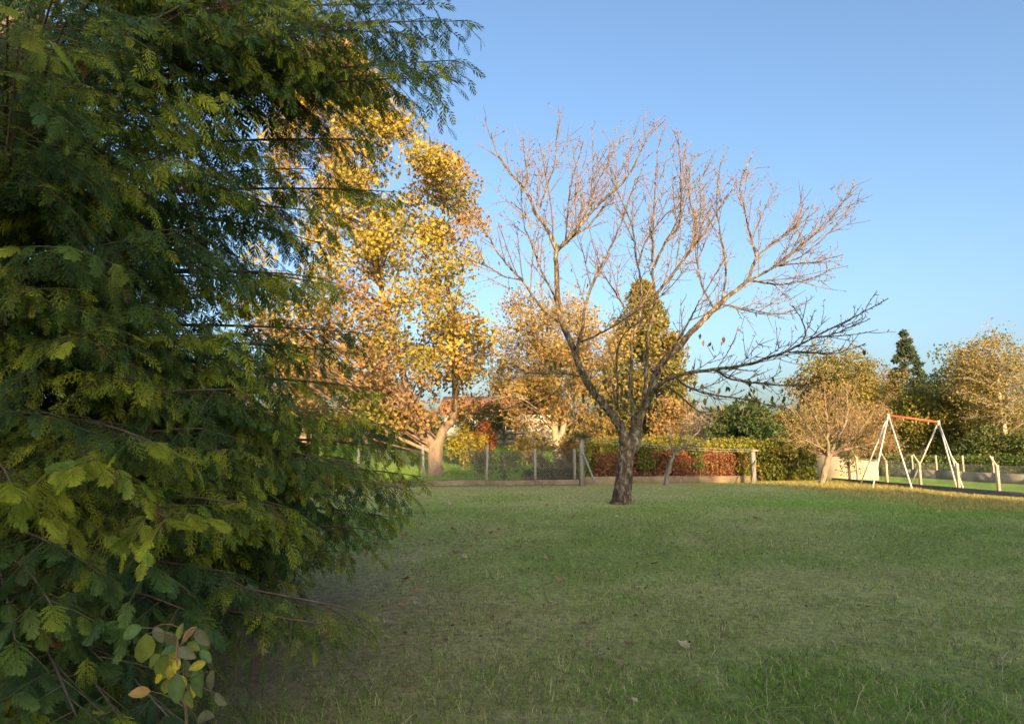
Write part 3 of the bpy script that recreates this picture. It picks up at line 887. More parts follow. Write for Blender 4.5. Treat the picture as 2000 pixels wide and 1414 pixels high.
# ------------------------------------------------------------------ other trees
def clump_tree(name, label, base, H, crown, ncl, nleaf, lsize, cols, wts, bark=(0.2, 0.16, 0.12), tr_r=0.2, group=None,
               seed=1, clr=0.9, proto=PR_RHOMB, droop=0.5, lean=(0, 0), shape='ball', limbs=True, flat=0.7, cat='tree', skirt=0.2, lowest=0.22, trunk_pts=None, twigs=1.0):
    """crown = (cx, cy, cz, rx, ry, rz); clumps of leaves carried by branches"""
    r = np.random.default_rng(seed)
    root = thing(name, label, cat, group)
    cx, cy, cz, rx, ry, rz = crown
    # clump centres
    cs = []
    while len(cs) < ncl:
        d = r.normal(size=3); d /= np.linalg.norm(d)
        q = r.random() ** 0.45
        if shape == 'cone':
            h = r.random() ** 1.25
            rad = (1 - h) * (0.35 + 0.65 * r.random() ** 0.5) + 0.02
            a = r.random() * 6.283
            p = np.array([cx + rx * rad * math.cos(a), cy + ry * rad * math.sin(a), cz - rz + 2 * rz * h])
        elif shape == 'egg':
            h = r.random()
            rad = math.sin(math.pi * (0.12 + 0.88 * h) ** 0.8) * (0.3 + 0.7 * r.random() ** 0.5)
            a = r.random() * 6.283
            p = np.array([cx + rx * rad * math.cos(a), cy + ry * rad * math.sin(a), cz - rz + 2 * rz * h])
        else:
            bump = 0.72 + 0.56 * vnoise(d[0] * 2.1 + seed, d[2] * 2.1 + d[1] * 1.3)
            p = np.array([cx, cy, cz]) + d * q * bump * np.array([rx, ry, rz])
        cs.append(p)
    cs = np.array(cs)
    csz = np.ones(len(cs))
    if shape == 'cone': csz = 0.25 + 0.75 * (1 - (cs[:, 2] - cz + rz) / (2 * rz))
    b = np.asarray(base, float)
    top = np.array([cx, cy, cz + rz * 0.55])
    mt = MB(); tw = Twigs()
    if trunk_pts is None:
        K = 9
        tp = np.array([b * (1 - t) + top * t + np.array([math.sin(t * 5 + seed), math.cos(t * 4 + seed), 0]) * 0.02 * H * t * (1 - t) * 2 for t in np.linspace(0, 1, K)])
        tp[0, 2] -= 0.1
        tr = tr_r * (1.15 - np.linspace(0, 1, K)) + 0.02
        tr[0] *= 1.35
        mt.tubes(tp, tr, 9, bark)
        trunks = [(tp, tr)]
    else:
        trunks = []
        for pts, rr in trunk_pts:
            tp, tr = resample(np.array(pts), np.array(rr), 0.3)
            mt.tubes(tp, tr, 10, np.asarray(bark) * r.uniform(0.9, 1.1)); trunks.append((tp, tr))
    LV = []; 
    if limbs:
        for c in cs:
            # attach to the trunk below the clump
            best = None
            for tp, tr in trunks:
                want = c[2] - 0.55 * np.hypot(*(tp[:, :2] - c[:2]).T) 
                sc = np.abs(tp[:, 2] - want) + 0.35 * np.linalg.norm(tp - c, axis=1)
                lo = b[2] + lowest * H
                sc = np.where(tp[:, 2] < lo, sc + 50, sc)
                i = int(np.argmin(sc))
                if best is None or sc[i] < best[0]: best = (sc[i], tp[i], tr[i])
            p0, r0 = best[1], best[2]
            mid = (p0 + c) / 2 + r.normal(size=3) * 0.06 * np.linalg.norm(c - p0) + np.array([0, 0, 0.10 * np.linalg.norm(c - p0)])
            L = np.linalg.norm(c - p0)
            tw.add(curve3(p0, mid, c, 7), np.linspace(min(r0 * 0.55, 0.012 + 0.011 * L), 0.006, 7), np.asarray(bark) * r.uniform(0.8, 1.25), 5)
            for k in range(int(5 * twigs)):
                q = c + r.normal(size=3) * clr * np.array([0.8, 0.8, 0.6])
                s0 = mid + (c - mid) * r.uniform(0.2, 1)
                tw.add(curve3(s0, (s0 + q) / 2 + r.normal(size=3) * 0.1 * clr, q, 4), np.linspace(0.012, 0.004, 4), np.asarray(bark) * r.uniform(0.8, 1.3), 3)
    tw.write(mt)
    mt.build('trunk', M_BARK, root, smooth=True)
    n = ncl * nleaf
    ci = np.repeat(np.arange(ncl), nleaf)
    g = r.normal(size=(n, 3))
    g = g / np.maximum(1, np.linalg.norm(g, axis=1, keepdims=True) / 1.5)
    O = cs[ci] + g * clr * np.array([1, 1, flat]) * ((0.6 + 0.5 * r.random((ncl, 1))) * csz[:, None])[ci]
    tint = pal(r, ncl, cols, wts, 0.15)[ci]
    own = pal(r, n, cols, wts, 0.3)
    mixf = r.uniform(0.25, 0.75, (n, 1))
    col = tint * mixf + own * (1 - mixf)
    ok = O[:, 2] > tz(O[:, 0], O[:, 1]) + skirt
    mf = MB(); mf.inst(proto, rand_rot(int(ok.sum()), r, droop, lsize * r.uniform(0.6, 1.3, int(ok.sum()))), O[ok], col[ok])
    mf.build('crown', M_LEAF, root)
    return root


def wpos(px, py, Y):
    p = P(px, py, Y); return p


# yellow maple behind the left fence
def maple():
    Y = 29.5
    b = P(852, 936, Y); b[2] = tzf(b[0], b[1]) - 0.1
    k = Y / FPX
    f = P(850, 862, Y)
    f2 = P(850, 885, Y)
    tpts = [([b, P(850, 905, Y), f], [0.42, 0.33, 0.36]),
            ([f2, P(830, 838, Y), P(812, 812, Y - 0.2), P(790, 740, Y), P(760, 640, Y), P(735, 500, Y), P(715, 350, Y), P(700, 190, Y)], [0.25, 0.2, 0.18, 0.15, 0.13, 0.1, 0.06, 0.03]),
            ([f2, P(865, 840, Y), P(884, 815, Y + 0.3), P(890, 740, Y), P(885, 640, Y), P(870, 520, Y), P(865, 400, Y), P(850, 290, Y)], [0.25, 0.2, 0.18, 0.15, 0.12, 0.08, 0.05, 0.02]),
            ([f2, P(835, 835, Y + 0.4), P(800, 780, Y + 1.0), P(700, 690, Y + 1.6), P(620, 600, Y + 2)], [0.2, 0.15, 0.13, 0.1, 0.05])]
    r = np.random.default_rng(77)
    root = thing('maple_tree', 'tall maple with yellow and brown autumn leaves beyond the left fence', 'tree')
    mt = MB(); tw = Twigs(); trunks = []
    bark = np.array([0.24, 0.17, 0.12])
    for pts, rr in tpts:
        tp, tr = resample(np.array(pts), np.array(rr), 0.3); mt.tubes(tp, tr, 10, bark); trunks.append((tp, tr))
    SY = np.array([95, 130, 170, 230, 260, 290, 350, 420, 480, 540, 600, 700, 780, 830])
    SX = np.array([690, 715, 765, 800, 850, 905, 925, 940, 935, 920, 950, 950, 925, 880])
    cs = []
    while len(cs) < 300:
        py = r.uniform(95, 830); hi = np.interp(py, SY, SX)
        lo = np.interp(py, [95, 300, 600, 830], [600, 500, 470, 620])
        px = lo + (hi - lo) * r.random() ** 0.8 - 12
        hw = (hi - lo) / 2 * k
        dz = r.uniform(-0.75, 0.75) * min(hw, 4.2)
        cs.append(P(px, py, Y + dz))
    cs = np.array(cs)
    for c in cs:
        best = None
        for tp, tr in trunks[1:]:
            want = c[2] - 0.6 * np.hypot(*(tp[:, :2] - c[:2]).T)
            sc = np.abs(tp[:, 2] - want) + 0.3 * np.linalg.norm(tp - c, axis=1)
            i = int(np.argmin(sc))
            if best is None or sc[i] < best[0]: best = (sc[i], tp[i], tr[i])
        p0, r0 = best[1], best[2]; L = np.linalg.norm(c - p0)
        mid = (p0 + c) / 2 + r.normal(size=3) * 0.05 * L + np.array([0, 0, -0.03 * L])
        tw.add(curve3(p0, mid, c, 8), np.linspace(min(r0 * 0.6, 0.012 + 0.012 * L), 0.007, 8), bark * r.uniform(0.8, 1.2), 5)
        for q in range(7):
            e = c + r.normal(size=3) * 0.65; s0 = mid + (c - mid) * r.uniform(0.3, 1)
            tw.add(curve3(s0, (s0 + e) / 2 + r.normal(size=3) * 0.1, e, 4), np.linspace(0.013, 0.005, 4), bark * r.uniform(0.8, 1.2), 3)
    tw.write(mt); mt.build('trunk', M_BARK, root, smooth=True)
    nl = 150; n = len(cs) * nl; ci = np.repeat(np.arange(len(cs)), nl)
    g = r.normal(size=(n, 3)); g /= np.maximum(1, np.linalg.norm(g, axis=1, keepdims=True) / 1.6)
    O = cs[ci] + g * 0.5 * np.array([1, 1, 0.8])
    cols = [(0.48, 0.35, 0.045), (0.34, 0.29, 0.045), (0.17, 0.165, 0.04), (0.36, 0.19, 0.07), (0.26, 0.14, 0.09), (0.58, 0.42, 0.05)]
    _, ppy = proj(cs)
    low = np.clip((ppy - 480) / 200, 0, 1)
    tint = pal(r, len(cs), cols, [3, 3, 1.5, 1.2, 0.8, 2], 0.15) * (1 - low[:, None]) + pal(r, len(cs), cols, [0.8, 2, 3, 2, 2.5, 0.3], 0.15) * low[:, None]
    own = pal(r, n, cols, [3, 3, 2, 1.5, 1.5, 1], 0.3)
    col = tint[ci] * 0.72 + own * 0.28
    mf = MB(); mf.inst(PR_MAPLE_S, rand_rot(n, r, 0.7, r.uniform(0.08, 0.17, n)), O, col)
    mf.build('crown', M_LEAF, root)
maple()

# twiggy golden tree with a forked pale trunk, behind the fence
Y = 31.5
b = P(1094, 930, Y); b[2] = tzf(b[0], b[1]) - 0.1
kk = Y / FPX
f = P(1090, 872, Y)
c = P(1075, 705, Y)
clump_tree('ornamental_tree', 'twiggy golden brown tree with pale forked trunk behind the fence, before the far house', b, 7,
           (c[0], c[1], c[2], 3.4, 2.8, 3.4), 210, 95, 0.15, [(0.46, 0.31, 0.08), (0.36, 0.26, 0.07), (0.46, 0.26, 0.09), (0.2, 0.18, 0.05), (0.28, 0.16, 0.06)], [3, 3, 1.5, 1.2, 1],
           bark=(0.36, 0.29, 0.20), seed=9, clr=0.55, lowest=0.25, twigs=2.6,
           trunk_pts=[([b, P(1092, 900, Y), f], [0.3, 0.24, 0.24]), ([f, P(1084, 845, Y), P(1082, 812, Y), P(1070, 740, Y), P(1050, 660, Y), P(1040, 600, Y)], [0.2, 0.17, 0.15, 0.1, 0.06, 0.02]),
                      ([f, P(1099, 840, Y), P(1106, 805, Y), P(1120, 740, Y), P(1130, 660, Y), P(1125, 590, Y)], [0.18, 0.15, 0.13, 0.1, 0.06, 0.02])])

# golden green pine
Y = 44
c = P(1258, 720, Y); b = P(1262, 868, Y); b[2] = tzf(b[0], b[1])
clump_tree('pine_tree', 'dense golden green pine with a rounded pointed top behind the cherry tree', b, 10.5, (c[0], c[1], c[2] + 0.1, 2.95, 2.6, 5.4), 240, 170, 0.22,
           [(0.17, 0.17, 0.05), (0.28, 0.21, 0.06), (0.10, 0.12, 0.035), (0.36, 0.23, 0.07)], [3, 3, 1.5, 1], seed=21, clr=0.5, shape='egg', droop=-0.6, flat=0.9, tr_r=0.22, lowest=0.1)
# rusty low tree right of it
Y = 40
c = P(1305, 815, Y); b = P(1310, 885, Y); b[2] = tzf(b[0], b[1])
clump_tree('beech_tree', 'low rusty orange leaved tree behind the hedge under the pine', b, 4, (c[0], c[1], c[2], 1.5, 1.3, 1.5), 40, 60, 0.16,
           [(0.38, 0.22, 0.08), (0.30, 0.17, 0.06), (0.36, 0.26, 0.08)], [2, 2, 1], seed=22, clr=0.4)

# ------------------------------------------------------------------ rear boundary: low wall, fence, hedge
wl = G(560, 954); wc = G(1150, 944); wr = G(1462, 942)
WDIR = nrm((wr - wl)[:2]); WANG = math.atan2(WDIR[1], WDIR[0])
WNRM = np.array([-WDIR[1], WDIR[0]])
WLEN = np.linalg.norm((wr - wl)[:2])


def wallpt(px, off=0.0):
    """point on the wall line at a photograph column"""
    a = (px - 1000.0) / FPX
    # x = a * depth ; depth ~ y*CP (+ z small)
    best = None
    lo, hi = -4.0, WLEN + 4
    for k in range(60):
        m = (lo + hi) / 2
        q = np.array([*(wl[:2] + WDIR * m + WNRM * off), 0.9])
        if proj(q)[0] < px: lo = m
        else: hi = m
    return wl[:2] + WDIR * m + WNRM * off, m


low_wall = thing('low_wall', 'low stained concrete wall along the far edge of the lawn', 'wall')
r_ = np.random.default_rng(4)
s = 0.0
k = 0
edges = [wallpt(p)[1] for p in (560, 700, 829, 950, 1045, 1140, 1230, 1330, 1462)]
for a, b_ in zip(edges[:-1], edges[1:]):
    right = a >= edges[5] - 0.01
    h = 0.26 if right else 0.18
    mid = (a + b_) / 2
    q = wl[:2] + WDIR * mid + WNRM * r_.uniform(-0.008, 0.008)
    z0 = tzf(*q) - 0.12
    m = MB(); m.box((q[0], q[1], z0 + (h + 0.12) / 2 + r_.uniform(-0.01, 0.01)), (b_ - a - 0.015, 0.16, h + 0.12), np.array([0.70, 0.56, 0.41]) * r_.uniform(0.85, 1.1), WANG)
    m.build('wall_slab', M_CONC, low_wall)
# narrow paving strip at the wall foot
m = MB()
q0 = wl[:2] - WNRM * 0.55; q1 = wl[:2] + WDIR * edges[5] - WNRM * 0.35
strip = []
for t in np.linspace(0, 1, 24):
    c_ = q0 + (q1 - q0) * t
    for o_ in (-0.22, 0.42):
        z = tzf(*(c_ + WNRM * o_)); strip.append((*(c_ + WNRM * o_), z + 0.012))
m.add(strip, Q=[[2 * i, 2 * i + 2, 2 * i + 3, 2 * i + 1] for i in range(23)], C=(0.8, 0.7, 0.58))
o = m.build('path', M_CONC); o['kind'] = 'structure'


def chainlink(mb, p0, p1, z0, z1, pitch=0.085, rw=0.0022):
    L = np.linalg.norm(p1 - p0); H = z1 - z0; d = (p1 - p0) / L
    tot = int((L + H) / pitch)
    for sgn in (1, -1):
        A = []; B = []
        for k in range(-int(H / pitch), int(L / pitch) + 1):
            a0 = k * pitch; a1 = a0 + H
            t0, t1 = max(0, -a0 / H), min(1, (L - a0) / H)
            if t1 <= t0: continue
            xs0, xs1 = a0 + t0 * H, a0 + t1 * H
            if sgn < 0: xs0, xs1 = L - xs0, L - xs1
            off = 0.002 * sgn
            A.append([*(p0 + d * xs0 + np.array([-d[1], d[0]]) * off), z0 + t0 * H]); B.append([*(p0 + d * xs1 + np.array([-d[1], d[0]]) * off), z0 + t1 * H])
        A = np.array(A); B = np.array(B)
        mb.tubes(np.stack([A, B], 1), np.full((len(A), 2), rw), 3)
    for z in (z0 + 0.02, (z0 + z1) / 2, z1 - 0.01):
        mb.tubes(np.array([[*p0, z], [*p1, z]]), np.full(2, 0.0025), 3)


fence = thing('chain_link_fence', 'chain-link fence on concrete posts above the low wall at left', 'fence')
posts = [700, 829, 950, 1045, 1122]
pm = []
for px in posts:
    q, s_ = wallpt(px)
    pm.append(q)
    z0 = tzf(*q) + 0.14
    top = P(px, 868 + (px > 1000) * 8, q[1])[2]
    m = MB()
    ln = {829: (-0.06, 0), 950: (0.03, 0)}.get(px, (0.0, 0.0))
    m.box((q[0], q[1], (z0 + top) / 2), (0.085, 0.085, top - z0), (1.0, 0.97, 0.9), WANG, ln)
    m.build('post', M_CONC, fence)
for a, b_ in zip(pm[:-1], pm[1:]):
    m = MB(); z0 = tzf(*((a + b_) / 2)) + 0.22
    chainlink(m, a + WNRM * -0.052, b_ + WNRM * -0.052, z0, z0 + 1.02)
    m.build('wire_mesh', M_WIRE, fence)


# hedge: green ivy-like top over a brown twiggy base
def leaf_mass(name, label, cat, path, hw, zlo, zhi, n, lsize, cols, wts, seed, ntw=400, twc=(0.2, 0.11, 0.07), group=None, bump=0.35, hang=None, mat=None):
    """a hedge along a path: leaves in an uneven skin, twigs inside"""
    r = np.random.default_rng(seed)
    root = thing(name, label, cat, group)
    path = np.asarray(path, float)
    seg = np.linalg.norm(np.diff(path, axis=0), axis=1); cum = np.concatenate([[0], np.cumsum(seg)])
    s = r.random(n) * cum[-1]
    base = np.stack([np.interp(s, cum, path[:, 0]), np.interp(s, cum, path[:, 1])], 1)
    dirv = nrm(np.stack([np.interp(s + 0.05, cum, path[:, 0]) - np.interp(s - 0.05, cum, path[:, 0]), np.interp(s + 0.05, cum, path[:, 1]) - np.interp(s - 0.05, cum, path[:, 1])], 1))
    nv = np.stack([-dirv[:, 1], dirv[:, 0]], 1)
    th = np.interp(s, cum, zhi) if np.ndim(zhi) else np.full(n, zhi)
    tl = np.interp(s, cum, zlo) if np.ndim(zlo) else np.full(n, zlo)
    th = th + 0.5 * (fbm(s * 0.9 + seed * 7, s * 0 + seed, 3) - 0.5) * min(1.0, (np.max(th) - np.min(tl)) * 0.6)
    a = r.random(n) * 2 * math.pi
    q = 0.55 + 0.45 * r.random(n) ** 0.5
    lump = 1 - bump + 2 * bump * fbm(s * 1.1 + seed, a * 1.3 + seed * 3, 3)
    cz = (th + tl) / 2; hz = (th - tl) / 2
    ca, sa_ = np.cos(a), np.sin(a)
    sq = lambda v: np.sign(v) * np.abs(v) ** 0.65
    x = base + nv * (sq(ca) * hw * q * lump)[:, None]
    z = cz + sq(sa_) * hz * q * (0.75 + 0.25 * lump)
    O = np.concatenate([x, z[:, None]], 1) + r.normal(size=(n, 3)) * 0.05
    cl = fbm(s * 1.7 + 3 * seed, z * 1.7 + ca * 2, 2)
    col1 = pal(r, n, cols, wts, 0.3)
    c0 = np.array(cols)[np.clip((cl * 1.6 - 0.3) * len(cols), 0, len(cols) - 1).astype(int)]
    col = col1 * 0.6 + c0 * 0.4
    ok = O[:, 2] > tz(O[:, 0], O[:, 1]) + 0.03
    m = MB(); m.inst(PR_RHOMB, rand_rot(int(ok.sum()), r, 0.4, lsize * r.uniform(0.6, 1.4, int(ok.sum()))), O[ok], col[ok])
    m.build('foliage', M_LEAF, root)
    tw = Twigs()
    for k in range(ntw):
        i = r.integers(0, n)
        p0 = np.array([base[i, 0], base[i, 1], tzf(*base[i]) ]) + np.array([*(dirv[i] * r.normal() * 0.3), 0])
        e = O[i]
        tw.add(curve3(p0, (p0 + e) / 2 + r.normal(size=3) * 0.12, e, 5), np.linspace(0.012, 0.004, 5), np.array(twc) * r.uniform(0.6, 1.3), 3)
    if ntw:
        m = MB(); tw.write(m); m.build('stem', M_TWIG, root)
    return root


hp = [wallpt(px, 0.55)[0] for px in (1160, 1240, 1320, 1400, 1460)]
leaf_mass('brown_hedge', 'dense rust brown dead hedge standing on the low wall behind the cherry tree', 'hedge', hp, 0.45, 0.35, 1.42, 15000, 0.085,
          [(0.32, 0.13, 0.06), (0.24, 0.10, 0.055), (0.40, 0.19, 0.085), (0.17, 0.085, 0.05)], [3, 2, 2, 1], 31, 900, (0.24, 0.11, 0.07))
hp2 = [wallpt(px, 1.2)[0] for px in (1140, 1240, 1330, 1420, 1500)]
leaf_mass('ivy_hedge', 'yellow green leafy hedge rising above the rust brown hedge', 'hedge', hp2, 0.75, 0.6, [2.0, 1.95, 2.05, 1.9, 1.9], 17000, 0.10,
          [(0.14, 0.17, 0.03), (0.22, 0.23, 0.035), (0.34, 0.30, 0.04), (0.38, 0.26, 0.045)], [3, 3, 2, 1], 32, 300, bump=0.45)
# tongues of the green hedge that hang over the brown one
hh = [wallpt(px, 0.05)[0] for px in (1248, 1262, 1276)]
leaf_mass('ivy_clump', 'hanging yellow green ivy clump beside the cherry trunk over the brown hedge', 'ivy', hh, 0.18, 0.75, 1.7, 1500, 0.09, [(0.12, 0.15, 0.025), (0.2, 0.2, 0.03), (0.08, 0.11, 0.025)], [3, 2, 2], 33, 30)
hh = [wallpt(px, 0.05)[0] for px in (1356, 1364, 1372)]
leaf_mass('ivy_clump', 'narrow ivy clump hanging over the middle of the brown hedge', 'ivy', hh, 0.15, 0.7, 1.6, 700, 0.09, [(0.10, 0.13, 0.025), (0.15, 0.16, 0.03), (0.08, 0.11, 0.025)], [3, 2, 2], 34, 20)
hh = [wallpt(px, 0.1)[0] for px in (1440, 1455, 1468)]
leaf_mass('ivy_clump', 'bright yellow green ivy clump at the right end of the brown hedge', 'ivy', hh, 0.25, 0.45, 1.55, 1800, 0.09, [(0.2, 0.2, 0.03), (0.14, 0.16, 0.025), (0.3, 0.26, 0.04)], [3, 2, 2], 35, 30)
# big laurel shrub at the end of the wall
lp = [G(1492, 940)[:2] + np.array([0, 0.9]), G(1545, 940)[:2] + np.array([0, 0.8]), G(1588, 938)[:2] + np.array([0, 0.7])]
leaf_mass('laurel_shrub', 'big rounded glossy green shrub right of the clothes line', 'shrub', lp, 0.8, 0.2, [1.5, 1.95, 1.3], 11000, 0.12,
          [(0.06, 0.09, 0.022), (0.10, 0.13, 0.025), (0.17, 0.18, 0.03), (0.24, 0.21, 0.035)], [3, 3, 2, 1], 36, 200, bump=0.5)
Y = 33
c = P(1452, 845, Y); b = P(1455, 930, Y); b[2] = tzf(b[0], b[1])
clump_tree('evergreen_bush', 'dark green rounded evergreen bush rising behind the hedge', b, 4.2, (c[0], c[1], c[2], 1.6, 1.4, 1.75), 60, 130, 0.17,
           [(0.04, 0.075, 0.02), (0.07, 0.11, 0.025), (0.14, 0.16, 0.03)], [3, 2, 1], seed=37, clr=0.45, lowest=0.05)

# shrubs between the fence and the far lawn
r_ = np.random.default_rng(8)
def shrub(px, pytop, pybase, Y, wpx, cols, wts, label, seed, n=26, nl=60, ls=0.11, name='garden_shrub', clr=None, group=None, bark=(0.22, 0.16, 0.1), tw=1.0):
    t = P(px, pytop, Y); b = P(px, pybase, Y); b[2] = tzf(b[0], b[1])
    rz = (t[2] - b[2]) / 2
    rx = wpx * Y / FPX / 2
    return clump_tree(name, label, b, 2 * rz, (b[0], b[1], b[2] + rz * 1.08, rx * 0.85, rx * 0.8, rz * 0.85), n, nl, ls, cols, wts, bark, 0.04, group, seed, clr or 0.28, lowest=0.02, cat='shrub', skirt=0.03, twigs=tw)

YG = [(0.40, 0.33, 0.03), (0.26, 0.27, 0.03), (0.5, 0.36, 0.03)]
shrub(905, 826, 902, 32, 85, YG, [2, 2, 1], 'bright yellow leaved bush beside the maple trunk behind the fence', 51, 40, 70, 0.12)
shrub(944, 812, 880, 36, 56, [(0.45, 0.13, 0.05), (0.36, 0.17, 0.05), (0.5, 0.2, 0.06)], [2, 1, 1], 'orange red autumn bush before the far house', 52, 30, 60, 0.13)
shrub(800, 832, 880, 38, 80, [(0.22, 0.23, 0.03), (0.30, 0.27, 0.03), (0.16, 0.18, 0.03)], [2, 2, 1], 'yellow green bush left of the maple on the far lawn', 53, 30, 60, 0.15)
shrub(748, 822, 880, 40, 70, [(0.36, 0.17, 0.08), (0.30, 0.16, 0.07), (0.42, 0.25, 0.1)], [2, 2, 1], 'russet bush at the far left behind the conifer', 54, 30, 60, 0.15)
GRN = [(0.10, 0.13, 0.03), (0.15, 0.16, 0.035), (0.07, 0.09, 0.025), (0.22, 0.20, 0.04)]
shrub(935, 872, 934, 27.2, 62, GRN, [2, 2, 2, 1], 'thin leafy shrub against the fence left of the second post', 55, 14, 34, 0.11, tw=2)
shrub(985, 876, 934, 27.4, 66, GRN, [2, 2, 2, 1], 'thin leafy shrub against the fence right of the second post', 56, 14, 34, 0.11, tw=2)
shrub(1060, 850, 934, 27.8, 80, [(0.22, 0.18, 0.05), (0.28, 0.2, 0.06), (0.15, 0.13, 0.04)], [2, 2, 2], 'wispy golden shrub against the fence below the forked trunk', 57, 22, 40, 0.11, tw=2.5)
shrub(1115, 842, 934, 28.2, 60, [(0.36, 0.23, 0.06), (0.28, 0.19, 0.06), (0.22, 0.17, 0.04)], [2, 2, 2], 'golden orange shrub behind the left clothes line post', 58, 28, 50, 0.12, tw=2)
shrub(1030, 842, 884, 33.5, 70, [(0.34, 0.25, 0.05), (0.24, 0.22, 0.04), (0.40, 0.22, 0.05)], [2, 2, 1], 'small golden bush before the stone retaining wall', 59, 22, 40, 0.12, tw=1.5)
shrub(985, 775, 880, 42, 110, [(0.34, 0.25, 0.06), (0.26, 0.2, 0.05), (0.16, 0.16, 0.04)], [2, 2, 1], 'tall golden shrub hiding the middle of the far house', 61, 44, 56, 0.14, tw=2)
shrub(1170, 800, 880, 38, 90, [(0.36, 0.22, 0.07), (0.30, 0.2, 0.06), (0.2, 0.17, 0.05)], [2, 2, 1], 'rusty gold shrub left of the cherry fork behind the hedge', 62, 34, 60, 0.14, tw=2)
shrub(925, 765, 880, 42, 120, [(0.36, 0.26, 0.06), (0.24, 0.22, 0.05), (0.3, 0.17, 0.06)], [2, 2, 1], 'tall golden shrub right of the maple fork before the far roof', 63, 46, 60, 0.15, tw=2)
hp3 = [wallpt(px, 0.45)[0] for px in (1025, 1075, 1128)]
leaf_mass('low_hedge', 'low clipped brownish hedge behind the chain-link near the clothes line', 'hedge', hp3, 0.3, 0.2, 0.72, 3500, 0.07, [(0.10, 0.10, 0.04), (0.13, 0.1, 0.05), (0.07, 0.08, 0.03)], [2, 2, 2], 60, 120)


# ------------------------------------------------------------------ far house and its stone retaining wall
def far_house():
    root = thing('far_house', 'long pale house with red tiled roof half hidden behind the golden tree', 'house')
    Y = 50.0
    x0 = P(868, 850, Y)[0]; x1 = P(1090, 850, Y)[0]
    zb = tzf(0, Y); ze = P(1000, 806, Y)[2]; zr = P(1000, 778, Y + 4)[2]
    m = MB(); m.box(((x0 + x1) / 2, Y + 4, (zb + ze) / 2 - 0.2), (x1 - x0, 8, ze - zb + 0.4), (1, 1, 1)); m.build('wall', M_WHITEWALL, root)
    m = MB()
    e = 0.5
    v = [(x0 - e, Y - e, ze - 0.05), (x1 + e, Y - e, ze - 0.05), (x1 + e, Y + 8 + e, ze - 0.05), (x0 - e, Y + 8 + e, ze - 0.05), (x0 - e, Y + 4, zr), (x1 + e, Y + 4, zr)]
    v2 = [(a, b_, c_ + 0.14) for a, b_, c_ in v]
    m.add(v + v2, Q=[[0, 1, 5, 4], [2, 3, 4, 5], [6, 10, 11, 7], [8, 11, 10, 9], [0, 6, 7, 1], [2, 8, 9, 3]], T=[[0, 4, 3], [1, 2, 5], [6, 9, 10], [7, 11, 8]], C=(1, 1, 1))
    rf = m.build('roof', M_TILE, root)
    # the row of windows with white frames
    for a, b_ in ((966, 984), (986, 1003), (1005, 1016), (1018, 1034)):
        p0 = P(a, 842, Y - 0.03); p1 = P(b_, 822, Y - 0.03)
        cx, cz_ = (p0[0] + p1[0]) / 2, (p0[2] + p1[2]) / 2; wx, hz = p1[0] - p0[0], p1[2] - p0[2]
        m = MB()
        for sx in (-1, 1): m.box((cx + sx * (wx / 2 - 0.04), Y - 0.04, cz_), (0.08, 0.1, hz))
        for sz in (-1, 1): m.box((cx, Y - 0.04, cz_ + sz * (hz / 2 - 0.04)), (wx - 0.164, 0.09, 0.08))
        f = m.build('window', M_WPAINT, root)
        m = MB(); m.box((cx, Y - 0.02, cz_), (wx - 0.164, 0.03, hz - 0.164)); m.build('pane', M_GLASS, f)
    # brick red shutter-like panel left of the windows
    p0 = P(948, 842, Y); p1 = P(964, 824, Y)
    for k in range(5):
        z = p0[2] + (p1[2] - p0[2]) * (k + 0.5) / 5
        m = MB(); m.box(((p0[0] + p1[0]) / 2, Y - 0.03, z), (p1[0] - p0[0], 0.05, (p1[2] - p0[2]) / 5 - 0.03)); m.build('slat', M_TILE, root)
    # retaining wall of rough stones
    rw = thing('retaining_wall', 'rough pale stone retaining wall before the far house', 'wall')
    r = np.random.default_rng(66)
    Yw = 44.5
    xa = P(950, 870, Yw)[0]; xb = P(1075, 870, Yw)[0]
    zt = P(1000, 848, Yw)[2]; z0 = tzf(0, Yw) - 0.1
    m = MB(); m.box(((xa + xb) / 2, Yw + 0.45, (z0 + zt) / 2 - 0.1), (xb - xa, 0.6, zt - z0), (0.8, 0.75, 0.66)); m.build('core', M_CONC, rw)
    protos = []
    for k in range(5):
        mm = MB()
        v = np.array([[x, y, z] for z in (-1, 1) for y in (-1, 1) for x in (-1, 1)], float) * 0.5
        mid = []
        v = v * (1 + 0.25 * (r.random((8, 3)) - 0.5))
        front = np.array([[0, -0.72, 0.05], [-0.22, -0.66, -0.2], [0.25, -0.66, 0.2]])
        V = np.vstack([v, front[:1]])
        mm.add(V, Q=[[0, 2, 3, 1], [4, 5, 7, 6], [2, 6, 7, 3], [0, 4, 6, 2], [1, 3, 7, 5]], T=[[0, 1, 8], [1, 5, 8], [5, 4, 8], [4, 0, 8]], C=np.ones(3))
        ob = mm.build('stone', M_STONE, rw); protos.append(ob.data); bpy.data.objects.remove(ob)
    z = z0
    while z < zt:
        h = r.uniform(0.22, 0.34)
        x = xa + r.uniform(-0.3, 0)
        while x < xb:
            wd = r.uniform(0.35, 0.8)
            instobj('stone', protos[r.integers(0, 5)], rw, (x + wd / 2, Yw + r.uniform(-0.03, 0.05), z + h / 2), (0, r.normal() * 0.03, 0), (wd * 0.95, 0.5, h * 0.93))
            x += wd
        z += h
    for me in protos: me.name = 'stone'
far_house()


